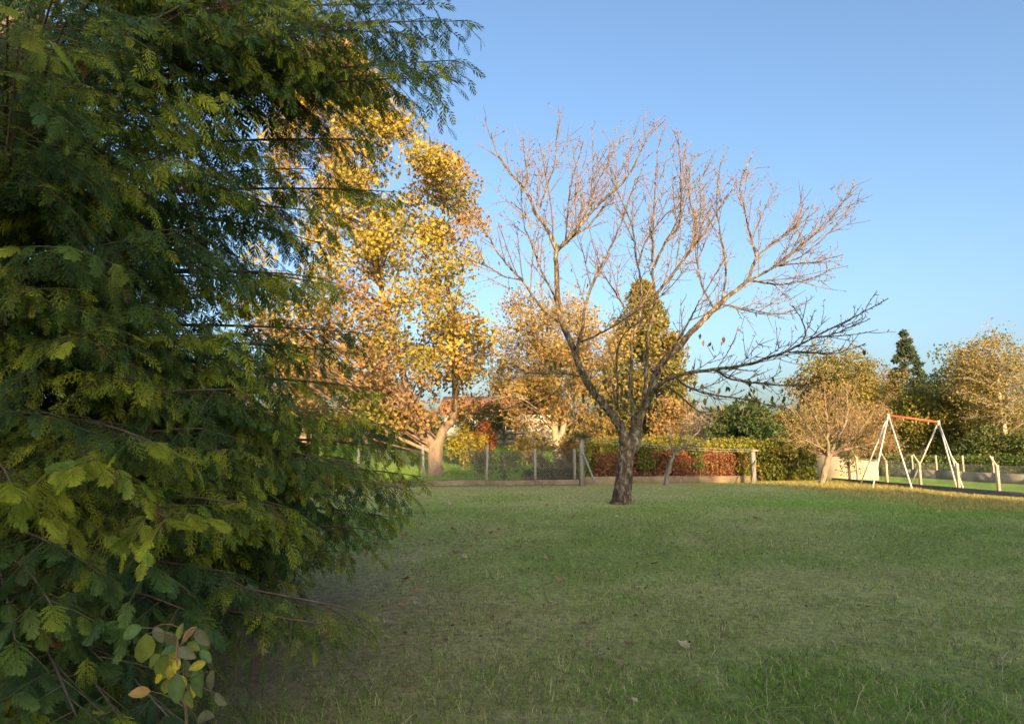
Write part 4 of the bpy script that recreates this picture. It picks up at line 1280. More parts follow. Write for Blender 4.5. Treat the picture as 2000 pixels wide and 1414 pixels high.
# ------------------------------------------------------------------ clothes line posts
def clothes_post(label, px, pytop, pybase, brace_px, bw, plat, seed, wpx=10):
    root = thing('clothes_line_post', label, 'post', 'clothes line posts')
    b = G(px, pybase); Yp = b[1]
    t = P(px, pytop, Yp)
    wd = wpx * Yp / FPX
    m = MB(); m.box((b[0], b[1] + 0.05, (b[2] - 0.1 + t[2]) / 2), (wd * 0.78, wd * 0.78, t[2] - b[2] + 0.1), rz=0.62); m.build('post', M_WOOD, root)
    gb = G(brace_px, pybase + 1)
    st = P(px, pytop + (pybase - pytop) * 0.28, Yp)
    m = MB(); m.tubes(np.array([[gb[0], gb[1] - 0.1, gb[2] - 0.05], [st[0], st[1] - 0.1, st[2]]]), np.array([bw, bw]), 4, cap=True); m.build('brace', M_WOOD, root)
    m = MB(); m.box((t[0], t[1], t[2] + 0.02), (0.62 if plat else 0.3, 0.12, 0.06), rz=0.05); m.build('crossbar', M_WOOD, root)
    if plat:
        r = np.random.default_rng(seed); tw = Twigs()
        for k in range(90):
            s0 = t + np.array([r.normal() * 0.16, r.normal() * 0.12, 0.04 + r.random() * 0.08])
            tw.add(twig_line(s0, np.array([r.normal(), r.normal(), r.normal() * 0.25]), r.uniform(0.15, 0.45), 4, r, 0.2), np.linspace(0.006, 0.002, 4), np.array([0.13, 0.12, 0.07]) * r.uniform(0.6, 1.3), 3)
        m = MB(); tw.write(m)
        n = 260; O = t + r.normal(size=(n, 3)) * np.array([0.2, 0.13, 0.045]) + np.array([0, 0, 0.08])
        m.inst(PR_RHOMB, rand_rot(n, r, 0.2, r.uniform(0.04, 0.09, n)), O, pal(r, n, [(0.10, 0.12, 0.04), (0.16, 0.13, 0.06)], [1, 1]))
        m.build('twig_clump', M_LEAF, root)
    return t


ta = clothes_post('leaning-braced grey wooden clothes line post topped with a clump of twigs', 1137, 857, 949, 1166, 0.04, True, 3)
tb = clothes_post('short weathered clothes line post near the big green shrub', 1474, 881, 944, 1466, 0.032, False, 4, 9)
for k, (lb, dz) in enumerate((('upper pale clothes line wire strung between the two wooden posts', 0.06), ('lower pale clothes line wire strung between the two wooden posts', -0.02))):
    m = MB(); n = 24
    tt = np.linspace(0, 1, n)[:, None]
    off = np.array([0, 0.12 if k else -0.12, dz])
    pts = (ta + off) * (1 - tt) + (tb + off) * tt
    pts[:, 2] -= 0.10 * 4 * (tt * (1 - tt))[:, 0]
    m.tubes(pts, np.full(n, 0.0035), 5, (1, 1, 1))
    tag(m.build('clothes_line', M_WPAINT), lb, 'clothes line')


# ------------------------------------------------------------------ small bare trees on the lawn
def bare_tree(name, label, base, limbs, seed, bark, twc, depth_r, tl=0.5, dens=0.10, up=0.06, subs=6, leafcols=None, nleaf=0, lsz=0.06, lev2=True):
    """limbs: list of (pts3, r0, r1, start)"""
    r = np.random.default_rng(seed)
    root = thing(name, label, 'tree')
    mt = MB(); tw = Twigs(); ends = []
    for pts, r0, r1, t0 in limbs:
        p3, rd = resample(np.array(pts), np.linspace(r0, r1, len(pts)), 0.1)
        p3[1:-1] += r.normal(size=p3[1:-1].shape) * 0.012
        mt.tubes(p3, rd, 8 if r0 > 0.03 else 6, np.array(bark) * r.uniform(0.9, 1.1))
        n = len(p3)
        i = int(n * t0)
        while i < n - 1:
            t = nrm(p3[min(i + 1, n - 1)] - p3[i])
            for q in range(max(1, int(round(0.1 / dens)))):
                d = nrm(side_dir(t, r, R(r.uniform(30, 75))) + np.array([0, 0, 0.25]))
                l = tl * r.uniform(0.5, 1.4)
                tp = twig_line(p3[i], d, l, 6, r, 0.13, up)
                tw.add(tp, np.linspace(0.010, 0.004, 6), np.array(twc) * r.uniform(0.75, 1.25), 3)
                for s_ in range(subs):
                    k = r.integers(1, 5)
                    sp = twig_line(tp[k], nrm(side_dir(nrm(tp[k + 1] - tp[k]), r, R(r.uniform(25, 70))) + np.array([0, 0, 0.2])), l * r.uniform(0.25, 0.7), 4, r, 0.15, up)
                    tw.add(sp, np.linspace(0.0065, 0.003, 4), np.array(twc) * r.uniform(0.75, 1.25), 3)
                    ends.append(sp[-1]); ends.append(sp[1])
            i += 1
    mt.build('trunk', M_BARK, root, smooth=True)
    m = MB(); tw.write(m); m.build('crown', M_TWIG, root)
    if nleaf:
        E = np.array(ends); k = r.integers(0, len(E), nleaf)
        m = MB(); m.inst(PR_RHOMB, rand_rot(nleaf, r, 0.5, lsz * r.uniform(0.6, 1.3, nleaf)), E[k] + r.normal(size=(nleaf, 3)) * 0.04, pal(r, nleaf, leafcols, [1] * len(leafcols)))
        m.build('foliage', M_LEAF, root)
    return root


b = G(1299, 948); Yt = b[1]
q = lambda px, py, o=0.0: P(px, py, Yt + o)
b0 = b.copy(); b0[2] -= 0.1
bare_tree('plum_tree', 'small leaning grey tree with twiggy crown before the brown hedge', b,
          [([b0, q(1303, 930), q(1309, 905), q(1316, 886)], 0.085, 0.065, 1.0), ([q(1316, 888), q(1310, 868, -0.2), q(1308, 850, -0.3), q(1306, 835, -0.3)], 0.04, 0.012, 0.3),
           ([q(1316, 888), q(1335, 873, 0.2), q(1350, 858, 0.4), q(1368, 838, 0.5)], 0.045, 0.012, 0.3), ([q(1318, 884), q(1328, 862, -0.3), q(1332, 840, -0.6), q(1340, 825, -0.8)], 0.04, 0.012, 0.3),
           ([q(1322, 880), q(1345, 870, -0.5), q(1372, 862, -0.8)], 0.03, 0.01, 0.3)], 71, (0.2, 0.18, 0.14), (0.20, 0.17, 0.12), 0.6, 0.30, 0.10, subs=5)

b = G(1606, 945); Yt = b[1]
b0 = b.copy(); b0[2] -= 0.1
q = lambda px, py, o=0.0: P(px, py, Yt + o)
bare_tree('apple_tree', 'spreading bare golden brown fruit tree left of the swing frame', b,
          [([b0, q(1609, 930), q(1614, 910), q(1620, 890)], 0.125, 0.11, 1.0),
           ([q(1619, 892), q(1602, 876, 0.2), q(1590, 850, 0.5), q(1570, 825, 0.8), q(1555, 805, 1)], 0.07, 0.014, 0.25), ([q(1619, 892), q(1616, 862, -0.4), q(1617, 830, -0.6), q(1612, 795, -0.8), q(1610, 755, -0.8)], 0.07, 0.012, 0.25),
           ([q(1621, 890), q(1634, 862, 0.4), q(1650, 830, 0.8), q(1655, 790, 1), q(1650, 745, 1.2)], 0.07, 0.012, 0.25), ([q(1621, 890), q(1645, 880, -0.3), q(1680, 872, -0.6), q(1712, 866, -0.8), q(1745, 872, -0.8)], 0.065, 0.012, 0.3),
           ([q(1630, 884), q(1655, 865, 0.6), q(1680, 840, 1.0), q(1700, 815, 1.2), q(1715, 800, 1.3)], 0.05, 0.012, 0.25), ([q(1612, 880), q(1590, 868, -0.6), q(1570, 858, -1.0), q(1552, 850, -1.2)], 0.045, 0.01, 0.25),
           ([q(1634, 862, 0.4), q(1640, 820, 1.5), q(1630, 780, 2)], 0.04, 0.01, 0.2), ([q(1616, 862, -0.4), q(1590, 810, -1.4), q(1580, 770, -1.8)], 0.04, 0.01, 0.2), ([q(1655, 865), q(1690, 850, -1.2), q(1722, 830, -1.6)], 0.035, 0.01, 0.2),
           ([q(1680, 872, -0.6), q(1700, 885, -1.2), q(1730, 890, -1.6)], 0.03, 0.01, 0.2)],
          72, (0.24, 0.19, 0.13), (0.27, 0.19, 0.115), 1.2, 0.72, 0.07, subs=7, leafcols=[(0.36, 0.24, 0.08), (0.28, 0.2, 0.07)], nleaf=1200, lsz=0.08)


# ------------------------------------------------------------------ swing frame
def swing():
    root = thing('swing_frame', 'white metal swing frame with red top bar and no swings', 'swing set')
    Yl, Yr = G(1730, 952)[1], G(1830, 953)[1]
    tl_, tr_ = P(1735, 813, Yl), P(1833, 826, Yr)
    foot = lambda px, py: G(px, py)
    def leg(t, f, kink=None):
        m = MB()
        f = f.copy(); f[2] -= 0.05
        m.tubes(np.array([t, f]), np.array([0.024, 0.024]), 8, cap=True)
        m.build('leg', M_WPAINT, root, smooth=False)
    for f in ((1678, 948), (1703, 955), (1783, 957)): leg(tl_ + np.array([(f[0] - 1735) * 0.0004, 0, -0.02]), foot(*f))
    for f in ((1776, 950), (1871, 958), (1885, 961)): leg(tr_ + np.array([(f[0] - 1833) * 0.0004, 0, -0.02]), foot(*f))
    m = MB(); d = nrm(tr_ - tl_)
    m.tubes(np.array([tl_ - d * 0.05 + np.array([0, 0, 0.03]), tr_ + d * 0.05 + np.array([0, 0, 0.03])]), np.array([0.038, 0.038]), 10, cap=True)
    m.build('top_bar', M_RPAINT, root)
    for t in (tl_, tr_):
        m = MB(); m.tubes(np.array([t + np.array([0, 0, -0.09]), t + np.array([0, 0, 0.0]), t + np.array([0, 0, 0.085])]), np.array([0.05, 0.048, 0.04]), 8, cap=True); m.build('joint', M_WPAINT, root)
    for u in (0.3, 0.55, 0.8):
        p = tl_ + (tr_ - tl_) * u
        m = MB(); m.tubes(np.array([p + np.array([0, 0, -0.01]), p + np.array([0, 0, -0.10])]), np.array([0.012, 0.012]), 6, cap=True); m.build('hook', M_WIRE, root)
swing()

# ------------------------------------------------------------------ right boundary
ka = G(1628, 938.5); kb = G(2000, 971); kd = nrm((kb - ka)[:2]); kn = np.array([-kd[1], kd[0]])
kend = kb[:2] + kd * 9
kerb = thing('boundary_kerb', 'long dark concrete plinth under the right hand fence', 'kerb')
tot = np.linalg.norm(kend - ka[:2]); nk = 9
c = ka[:2] + kd * tot * 0.5
m = MB(); m.box((*c, 0.20), (tot, 0.14, 0.25), (0.42, 0.41, 0.40), math.atan2(kd[1], kd[0])); m.build('plinth', M_KERB, kerb)
rf = thing('boundary_fence', 'chain-link fence with bent-topped concrete posts behind the swing frame', 'fence')
pts = []
for px, pt in ((1674, 893), (1731, 898), (1796, 903), (1870, 905), (1948, 908)):
    # intersect column with kerb line
    lo, hi = 0, tot
    for _ in range(50):
        mid = (lo + hi) / 2; qq = ka[:2] + kd * mid
        if proj(np.array([qq[0], qq[1], 0.8]))[0] < px: lo = mid
        else: hi = mid
    pts.append((qq, P(px, pt, qq[1])[2]))
gap = np.linalg.norm(pts[-1][0] - pts[-2][0])
qq = pts[-1][0] + kd * gap; pts.append((qq, pts[-1][1]))
qq = qq + kd * gap; pts.append((qq, pts[-1][1]))
for qq, zt in pts:
    z0 = tzf(*qq) + 0.05
    m = MB(); m.box((*qq, (z0 + zt) / 2), (0.072, 0.072, zt - z0), (1.35, 1.3, 1.15), math.atan2(kd[1], kd[0]))
    po = m.build('post', M_CONC, rf)
    m = MB(); m.tubes(np.array([[*qq, zt - 0.02], [*(qq - np.array([0.17, 0.0])), zt + 0.26]]), np.array([0.035, 0.028]), 4, (1.35, 1.3, 1.15), cap=True); m.build('bent_top', M_CONC, po)
for (a, za), (b_, zb_) in zip(pts[:-1], pts[1:]):
    m = MB(); chainlink(m, a - kn * 0.06, b_ - kn * 0.06, tzf(*a) + 0.2, (za + zb_) / 2 - 0.01, 0.075, 0.0026); m.build('wire_mesh', M_WIRE, rf)

# second, lower boundary beyond the lane
la = P(1742, 934, 33.0); lb = P(2010, 952, 24.8)
sf = thing('lane_wall', 'low grey wall with short concrete posts beyond the right hand fence', 'wall')
sd2 = nrm((lb - la)[:2]); sl2 = np.linalg.norm((lb - la)[:2]); ang2 = math.atan2(sd2[1], sd2[0])
for k in range(6):
    c = la[:2] + sd2 * sl2 * (k + 0.5) / 5
    m = MB(); m.box((*c, tzf(*c) + 0.16), (sl2 / 5 - 0.02, 0.16, 0.42), (0.85, 0.83, 0.8), ang2); m.build('wall_slab', M_CONC, sf)
    c = la[:2] + sd2 * sl2 * k / 5
    m = MB(); m.box((*c, tzf(*c) + 0.55), (0.06, 0.06, 0.95), (1.1, 1.08, 1.0), ang2); m.build('post', M_CONC, sf)
hl = [la[:2] + np.array([-1, 2.5]), (la[:2] + lb[:2]) / 2 + np.array([1.5, 1.6]), lb[:2] + np.array([3, 0.6])]
leaf_mass('privet_hedge', 'long dark green clipped hedge behind the low grey wall at right', 'hedge', hl, 0.7, 0.2, [1.15, 1.2, 1.15], 16000, 0.10, [(0.07, 0.11, 0.025), (0.11, 0.155, 0.03), (0.17, 0.2, 0.035)], [3, 2, 1], 81, 100, bump=0.12)

# cream garden wall with tile coping, falling to the right
m_root = thing('garden_wall', 'sunlit cream rendered wall with red tile coping behind the bare fruit tree', 'wall')
Yw = 30.0
pa, pb_ = P(1585, 884, Yw + 1), P(1714, 901, Yw - 1)
ba, bb = P(1585, 934, Yw + 1), P(1714, 936, Yw - 1)
m = MB()
d = nrm((pb_ - pa)[:2]); nn = np.array([-d[1], d[0], 0]) * 0.22
v = [np.array([*ba[:2], tzf(*ba[:2]) - 0.2]), np.array([*bb[:2], tzf(*bb[:2]) - 0.2]), np.array([*bb[:2], pb_[2]]), np.array([*ba[:2], pa[2]])]
V = np.array(v + [x + nn for x in v])
m.add(V, Q=[[0, 1, 2, 3], [5, 4, 7, 6], [1, 5, 6, 2], [4, 0, 3, 7], [3, 2, 6, 7]], C=(0.95, 0.86, 0.68)); m.build('wall', M_WHITEWALL, m_root)
for k in range(16):
    t0, t1 = k / 16, (k + 0.94) / 16
    a = V[3] * (1 - t0) + V[2] * t0; b_ = V[3] * (1 - t1) + V[2] * t1
    m = MB(); o3 = np.array([0, 0, 1.0])
    q8 = [a - nn * 0.2 + o3 * 0.003, b_ - nn * 0.2 + o3 * 0.003, b_ + nn * 1.2 + o3 * 0.003, a + nn * 1.2 + o3 * 0.003]
    q8 = q8 + [q8[0] + o3 * 0.03, q8[1] + o3 * 0.03, q8[2] + o3 * 0.07, q8[3] + o3 * 0.07]
    m.add(q8, Q=[[0, 3, 2, 1], [4, 5, 6, 7], [0, 1, 5, 4], [1, 2, 6, 5], [2, 3, 7, 6], [3, 0, 4, 7]], C=(1, 1, 1)); m.build('coping_tile', M_TILE, m_root)
shrub(1660, 880, 934, 27.0, 60, GRN, [2, 2, 1, 2], 'thin straggling shrub before the cream wall', 91, 10, 26, 0.10, tw=2)

# ------------------------------------------------------------------ trees beyond, right
def btree(name, label, px, pytop, pybase, Y, wpx, cols, wts, seed, ncl=90, nl=90, ls=0.28, clr=0.8, shape='ball', bark=(0.2, 0.16, 0.12), frac=0.85, tr=0.2, flat=0.75, droop=0.5, tw=1.0, lowest=0.15):
    t = P(px, pytop, Y); b = P(px, pybase, Y); b[2] = tzf(b[0], b[1])
    H = t[2] - b[2]; rz = H * frac / 2; rx = wpx * Y / FPX / 2
    k = 0.8 if shape == 'ball' else 0.95
    return clump_tree(name, label, b, H, (b[0], b[1], t[2] - rz, rx * k, rx * k, rz * (0.9 if shape == 'ball' else 1.0)), ncl, int(nl * 1.6), ls * 0.72, cols, wts, bark, tr, 'trees beyond the right hand boundary', seed, clr, shape=shape, flat=flat, droop=droop, twigs=tw, lowest=lowest)

OAK = [(0.27, 0.22, 0.05), (0.18, 0.17, 0.04), (0.34, 0.24, 0.055), (0.11, 0.12, 0.03)]
btree('oak_tree', 'broad olive gold oak behind the bare fruit tree', 1640, 676, 915, 46, 190, OAK, [3, 3, 2, 2], 101, 110, 110, 0.25, 0.7)
btree('oak_tree', 'reddish gold oak between the olive oak and the blue spruce', 1705, 672, 915, 50, 140, [(0.30, 0.19, 0.06), (0.22, 0.18, 0.05), (0.15, 0.14, 0.04)], [2, 3, 2], 102, 70, 100, 0.27, 0.7)
btree('spruce_tree', 'dark blue green spruce with pointed top above the golden trees', 1785, 646, 905, 62, 165, [(0.05, 0.085, 0.05), (0.075, 0.11, 0.055), (0.10, 0.12, 0.045)], [3, 2, 1], 103, 330, 40, 0.36, 0.55, 'cone', flat=0.3, droop=0.9, frac=0.97)
btree('aspen_tree', 'yellow green tree directly behind the swing frame', 1805, 745, 912, 43, 150, [(0.20, 0.20, 0.03), (0.14, 0.15, 0.03), (0.27, 0.22, 0.04)], [3, 2, 2], 104, 80, 90, 0.22, 0.6)
btree('aspen_tree', 'yellow green leaning tree right of the swing frame', 1868, 755, 912, 42, 110, [(0.17, 0.18, 0.03), (0.12, 0.14, 0.03), (0.22, 0.2, 0.04)], [3, 2, 2], 105, 60, 90, 0.22, 0.55)
btree('holm_oak', 'dark green rounded tree left of the birch at the right edge', 1900, 672, 910, 52, 140, [(0.08, 0.10, 0.03), (0.13, 0.14, 0.035), (0.22, 0.19, 0.045)], [3, 2, 1], 106, 80, 100, 0.3, 0.75)
btree('holm_oak', 'low dark green tree between the spruce and the birch', 1848, 745, 905, 64, 90, [(0.04, 0.065, 0.025), (0.07, 0.09, 0.03)], [3, 2], 107, 50, 90, 0.3, 0.75)
btree('birch_tree', 'thin leaved yellow birch with pale trunk at the right edge', 1968, 612, 935, 38, 210, [(0.36, 0.25, 0.07), (0.26, 0.2, 0.05), (0.17, 0.16, 0.04)], [2, 2, 2], 108, 120, 50, 0.2, 0.6, bark=(0.42, 0.34, 0.25), tr=0.16, tw=1.6)
btree('ash_tree', 'olive tree low behind the swing frame and right fence', 1930, 800, 915, 40, 150, OAK, [2, 3, 1, 2], 109, 70, 90, 0.22, 0.6)
btree('thuja_tree', 'dark green bushy evergreen behind the right hand fence', 1925, 838, 925, 36, 110, [(0.06, 0.085, 0.022), (0.09, 0.12, 0.028), (0.16, 0.17, 0.035)], [3, 2, 1], 110, 60, 110, 0.18, 0.45, lowest=0.03, frac=1.0)
btree('thuja_tree', 'dark green evergreen clump at the right edge behind the fence', 1995, 845, 925, 35, 90, [(0.06, 0.085, 0.022), (0.09, 0.12, 0.028), (0.16, 0.17, 0.035)], [3, 2, 1], 111, 50, 110, 0.18, 0.45, lowest=0.03, frac=1.0)
btree('hazel_tree', 'golden brown thicket tree behind the bare fruit tree and cream wall', 1690, 790, 918, 41, 150, [(0.28, 0.19, 0.06), (0.2, 0.16, 0.05), (0.34, 0.21, 0.08)], [2, 2, 1], 112, 70, 70, 0.2, 0.55, tw=1.8, lowest=0.05)
btree('hazel_tree', 'golden green thicket tree above the glossy shrub', 1560, 795, 918, 38, 110, [(0.22, 0.18, 0.05), (0.14, 0.14, 0.04), (0.28, 0.2, 0.06)], [2, 2, 1], 113, 60, 70, 0.18, 0.5, tw=1.6, lowest=0.05)
btree('ash_tree', 'leafless pinkish grey tree behind the hedge, left of the dark bush', 1372, 795, 900, 38, 90, [(0.3, 0.22, 0.16)], [1], 114, 40, 6, 0.1, 0.5, bark=(0.32, 0.24, 0.19), tw=3, tr=0.08)
# trees beyond the left, seen through the maple and the conifer
for i, (lb, px, pt, Yb, wpx, cols) in enumerate([
        ('golden tree glimpsed through the conifer at left', 600, 640, 44, 200, [(0.30, 0.22, 0.05), (0.22, 0.18, 0.05), (0.34, 0.2, 0.07)]),
        ('olive tree low behind the conifer at far left', 380, 700, 48, 240, [(0.18, 0.16, 0.05), (0.12, 0.13, 0.04), (0.26, 0.18, 0.05)]),
        ('bronze tree behind the maple crown', 720, 690, 52, 180, [(0.26, 0.16, 0.06), (0.2, 0.16, 0.05), (0.32, 0.22, 0.06)]),
        ('tan tree right of the far house roof', 1200, 735, 60, 120, [(0.32, 0.2, 0.09), (0.26, 0.18, 0.07)])]):
    t = P(px, pt, Yb); b = np.array([t[0], t[1], tzf(t[0], t[1])]); H = t[2] - b[2]; rx = wpx * Yb / FPX / 2
    clump_tree('garden_tree', lb, b, H, (b[0], b[1], t[2] - H * 0.4, rx * 0.85, rx * 0.8, H * 0.4), 60, 70, 0.26, cols, [1] * len(cols), (0.24, 0.18, 0.13), 0.2, 'trees beyond the left boundary', 120 + i, 0.7, twigs=1.5)

# far wood on the skyline
r_ = np.random.default_rng(15)
n = 26000
a = r_.uniform(R(-58), R(58), n)
dist = r_.uniform(105, 150, n)
hgt = 5.0 + 4.5 * fbm(a * 14 + 5, a * 3, 3)
O = np.stack([np.sin(a) * dist, np.cos(a) * dist, 0.3 + hgt * r_.random(n) ** 0.7], 1)
m = MB(); m.inst(PR_RHOMB, rand_rot(n, r_, 0.2, r_.uniform(0.9, 1.9, n)), O, pal(r_, n, [(0.16, 0.14, 0.05), (0.10, 0.11, 0.04), (0.22, 0.15, 0.06), (0.07, 0.09, 0.035)], [2, 3, 1, 2]))
o = m.build('far_wood', M_LEAF); o['kind'] = 'stuff'; tag(o, 'far belt of autumn woodland along the skyline', 'wood')


# ------------------------------------------------------------------ bramble seedling under the conifer, near left
def seedling():
    r = np.random.default_rng(13)
    root = thing('hazel_seedling', 'broad-leaved seedling with green and yellow leaves at the bottom left', 'plant')
    Y = 2.15
    pr = {}
    def leafmesh(c, seed):
        q = np.random.default_rng(seed)
        mm = MB(); n = 9
        xs = np.linspace(0, 1, n); ws = 0.26 * np.sin(np.pi * xs ** 0.85) ** 0.75; ws[-1] = 0; ws[0] = 0.01
        V = []; C = []
        for i, (x, w_) in enumerate(zip(xs, ws)):
            ser = 1 + 0.10 * (i % 2)
            for s_, zz in ((-1, 0.14), (-0.5, 0.04), (0, 0), (0.5, 0.05), (1, 0.15)):
                V.append((x, s_ * w_ * ser, zz * w_ * 2 - 0.22 * (x - 0.3) ** 2 + 0.012 * q.normal()))
                C.append(np.array(c) * (1.15 if s_ == 0 else 1) * q.uniform(0.85, 1.15))
        Qd = [[5 * i + j, 5 * i + j + 1, 5 * i + j + 6, 5 * i + j + 5] for i in range(n - 1) for j in range(4)]
        mm.add(V, Q=Qd, C=np.array(C))
        ob = mm.build('leaf', M_LEAF, root, smooth=True); d = ob.data; bpy.data.objects.remove(ob); return d
    GR, YG_, YE, OR, GY = [leafmesh(c, k) for k, c in enumerate([(0.11, 0.17, 0.045), (0.17, 0.2, 0.035), (0.42, 0.36, 0.03), (0.34, 0.20, 0.06), (0.15, 0.15, 0.075)])]
    L = [(256, 1235, GR, 60, 205), (282, 1268, YG_, 72, 260), (318, 1305, YG_, 76, 240), (345, 1345, GR, 60, 280), (388, 1330, GR, 70, 285), (310, 1240, GY, 40, 300), (335, 1250, GY, 45, 290), (368, 1240, OR, 48, 230),
         (395, 1245, GY, 48, 310), (340, 1285, YE, 42, 260), (335, 1315, YE, 40, 290), (365, 1275, GY, 44, 330), (415, 1300, GY, 50, 290), (412, 1330, GY, 46, 260), (385, 1300, YE, 36, 200), (272, 1352, OR, 46, 180),
         (380, 1345, YE, 36, 270), (352, 1232, YG_, 34, 80), (430, 1365, GY, 40, 330), (400, 1400, GY, 52, 20), (355, 1330, YE, 34, 310), (300, 1290, YG_, 44, 220), (325, 1340, YG_, 40, 250), (365, 1305, GR, 44, 300), (330, 1270, GR, 40, 200), (378, 1262, YG_, 36, 330), (402, 1282, GR, 38, 320), (310, 1325, YE, 30, 230), (370, 1365, YG_, 40, 290), (345, 1300, YE, 32, 270)]
    stem = [G(350, 1400) * 0 + np.array([*P(372, 1400, 2.45)[:2], 0.0]), P(365, 1420, Y + 0.1), P(352, 1340, Y), P(345, 1270, Y), P(350, 1225, Y)]
    m = MB(); tp, trr = resample(np.array(stem), np.array([0.006, 0.005, 0.004, 0.003, 0.002]), 0.05); m.tubes(tp, trr, 6, (0.2, 0.13, 0.08)); m.build('stem', M_TWIG, root, smooth=True)
    tw = Twigs()
    for px, py, me, size, ang in L:
        p = P(px, py, Y + r.uniform(-0.12, 0.12))
        s = size * Y / FPX * 0.85
        i = int(np.argmin(np.linalg.norm(tp - p, axis=1)))
        d = np.array([math.cos(R(ang)), r.uniform(-0.5, 0.3), math.sin(R(ang))]); d /= np.linalg.norm(d)
        nz = nrm(np.array([r.normal() * 0.4, -0.9, 0.5 + r.normal() * 0.2])); yv = nrm(np.cross(nz, d)); zv = np.cross(d, yv)
        st = p - d * s * 0.5
        M3 = Matrix([[d[k] * s, yv[k] * s, zv[k] * s, st[k]] for k in range(3)] + [[0, 0, 0, 1]])
        o = bpy.data.objects.new('leaf', me); COL.objects.link(o); o.parent = root; o.matrix_local = M3
        tw.add(curve3(tp[i], (tp[i] + st) / 2 + np.array([0, 0, 0.02]), st, 4), np.linspace(0.002, 0.0012, 4), np.array([0.22, 0.15, 0.08]), 3)
    m = MB(); tw.write(m); m.build('leaf_stalks', M_TWIG, root)
seedling()

# ------------------------------------------------------------------ fallen leaves, litter
r_ = np.random.default_rng(19)
lm = []
for k, c in enumerate([(0.36, 0.22, 0.11), (0.42, 0.29, 0.16), (0.26, 0.10, 0.06), (0.46, 0.36, 0.22)]):
    mm = MB(); v, f, t_ = PR_MAPLE
    v = v.copy(); v[:, 2] = 0.35 * np.abs(v[:, 1]) ** 1.3 + 0.15 * np.sin(v[:, 0] * 5 + k) * 0.5 + 0.06 * r_.random(len(v)); v[:, 0] -= 0.4
    mm.add(v, T=f, C=np.array(c) * r_.uniform(0.8, 1.2, (len(v), 1)))
    ob = mm.build('fallen_leaf', M_LEAF); lm.append(ob.data); bpy.data.objects.remove(ob)
spots = [(1078, 1192, 1, 0.14), (787, 1192, 0, 0.10), (1484, 1217, 0, 0.10), (1364, 1354, 0, 0.09), (799, 1338, 0, 0.12), (1536, 1130, 0, 0.08), (1425, 1085, 0, 0.10), (792, 1140, 2, 0.12), (905, 1094, 3, 0.12), (853, 1095, 3, 0.10),
         (930, 1058, 0, 0.13), (885, 1040, 0, 0.12), (1093, 1143, 0, 0.1), (812, 1165, 0, 0.09), (1280, 1108, 2, 0.13), (692, 1098, 1, 0.13), (715, 1088, 0, 0.12), (790, 1052, 0, 0.13), (528, 1178, 2, 0.12), (484, 1148, 2, 0.11),
         (593, 1198, 2, 0.1), (876, 1271, 3, 0.06), (1240, 1385, 3, 0.05), (1239, 1132, 3, 0.06), (1460, 1014, 0, 0.12), (1500, 1003, 3, 0.09), (1000, 1027, 3, 0.1), (1120, 1015, 0, 0.12), (970, 1040, 0, 0.12), (840, 1062, 2, 0.14),
         (735, 1069, 2, 0.14), (770, 1010, 0, 0.13), (880, 987, 3, 0.12), (1066, 992, 0, 0.12), (1545, 1180, 3, 0.05), (1316, 1068, 0, 0.11), (1165, 1048, 2, 0.1), (905, 1065, 2, 0.1), (860, 1010, 0, 0.12), (820, 1000, 3, 0.11)]
for k in range(46):
    spots.append((r_.uniform(640, 1500) if k % 3 else r_.uniform(480, 900), 985 + 330 * r_.random() ** 1.6, [0, 0, 2, 3][r_.integers(0, 4)], r_.uniform(0.07, 0.12)))
nm = ['dry tan fallen leaf', 'pale curled fallen leaf', 'dark red fallen leaf', 'small bleached fallen leaf']
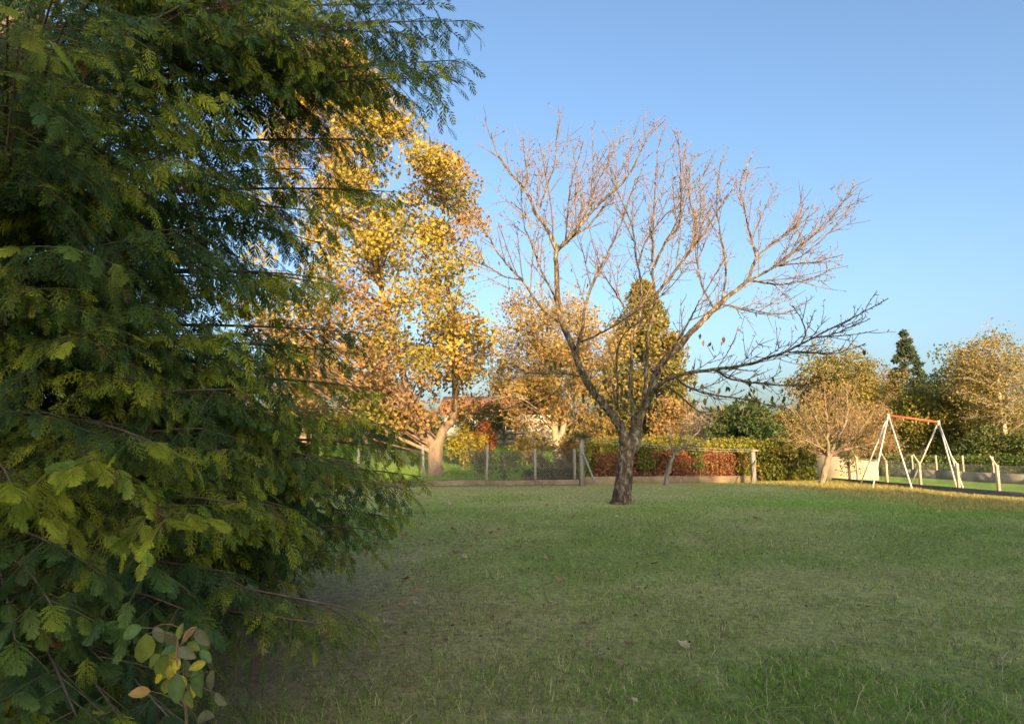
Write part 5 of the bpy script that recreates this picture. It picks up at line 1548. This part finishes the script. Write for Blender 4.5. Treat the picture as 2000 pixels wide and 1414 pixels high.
for k, (px, py, c, s) in enumerate(spots):
    p = G(px, py)
    o = bpy.data.objects.new('fallen_leaf', lm[c]); COL.objects.link(o)
    o.location = (p[0], p[1], p[2] + 0.05); o.rotation_euler = (r_.normal() * 0.35, r_.normal() * 0.35, r_.uniform(0, 6.28)); o.scale = (s * 0.9,) * 3
    tag(o, ['dry tan leaf lying flat on the shaded lawn', 'large pale curled leaf lying on the shaded lawn', 'dark red fallen leaf lying in the shaded lawn', 'small bleached leaf scrap on the shaded lawn'][c], 'leaf', ['tan leaves on the lawn', 'pale leaves on the lawn', 'red leaves on the lawn', 'bleached leaves on the lawn'][c])
# small litter: leaf crumbs under the trees, dry needles beside the conifer
n = 2600
y = 5 + 17 * r_.random(n) ** 0.9; x = y * r_.uniform(-0.4, 0.55, n)
kp = r_.random(n) < 0.15 + 0.85 * np.exp(-((x - 0.0) / 2.6) ** 2) * 0.6 + np.exp(-(((x - 2.7) / 1.2) ** 2 + ((y - 14.8) / 1.2) ** 2))
x = x[kp]; y = y[kp]; n = len(x)
m = MB(); m.inst(PR_RHOMB, rand_rot(n, r_, 0, r_.uniform(0.025, 0.065, n)) * np.array([[[1], [1], [0.35]]]), np.stack([x, y, tz(x, y) + 0.03], 1), pal(r_, n, [(0.20, 0.12, 0.07), (0.10, 0.06, 0.045), (0.36, 0.26, 0.15), (0.25, 0.1, 0.06)], [3, 3, 1.5, 1]))
o = m.build('leaf_litter', M_LEAF); o['kind'] = 'stuff'; tag(o, 'small brown leaf crumbs scattered on the lawn', 'leaf litter')
n = 15000
a = r_.random(n) * 6.283; rr = 3.5 * r_.random(n) ** 0.6
x = -2.8 + rr * np.cos(a); y = 5.0 + rr * 1.1 * np.sin(a)
kp = (y > 1.2); x = x[kp]; y = y[kp]; n = len(x)
M_ = rand_rot(n, r_, 0, r_.uniform(0.03, 0.10, n)); M_[:, 2, :] *= 0.25; M_[:, :, 1] *= 0.12
m = MB(); m.inst(PR_RHOMB, M_, np.stack([x, y, tz(x, y) + 0.012 + 0.02 * r_.random(n)], 1), pal(r_, n, [(0.24, 0.17, 0.10), (0.30, 0.22, 0.14), (0.14, 0.08, 0.05), (0.18, 0.07, 0.04)], [3, 2, 2, 1]))
o = m.build('needle_litter', M_LEAF); o['kind'] = 'stuff'; tag(o, 'dry brown needle litter on the ground under the conifer', 'needle litter')
print('objects', len(bpy.data.objects), 'tris ~', sum(len(o.data.loops) - 2 * len(o.data.polygons) for o in bpy.data.objects if o.type == 'MESH'))
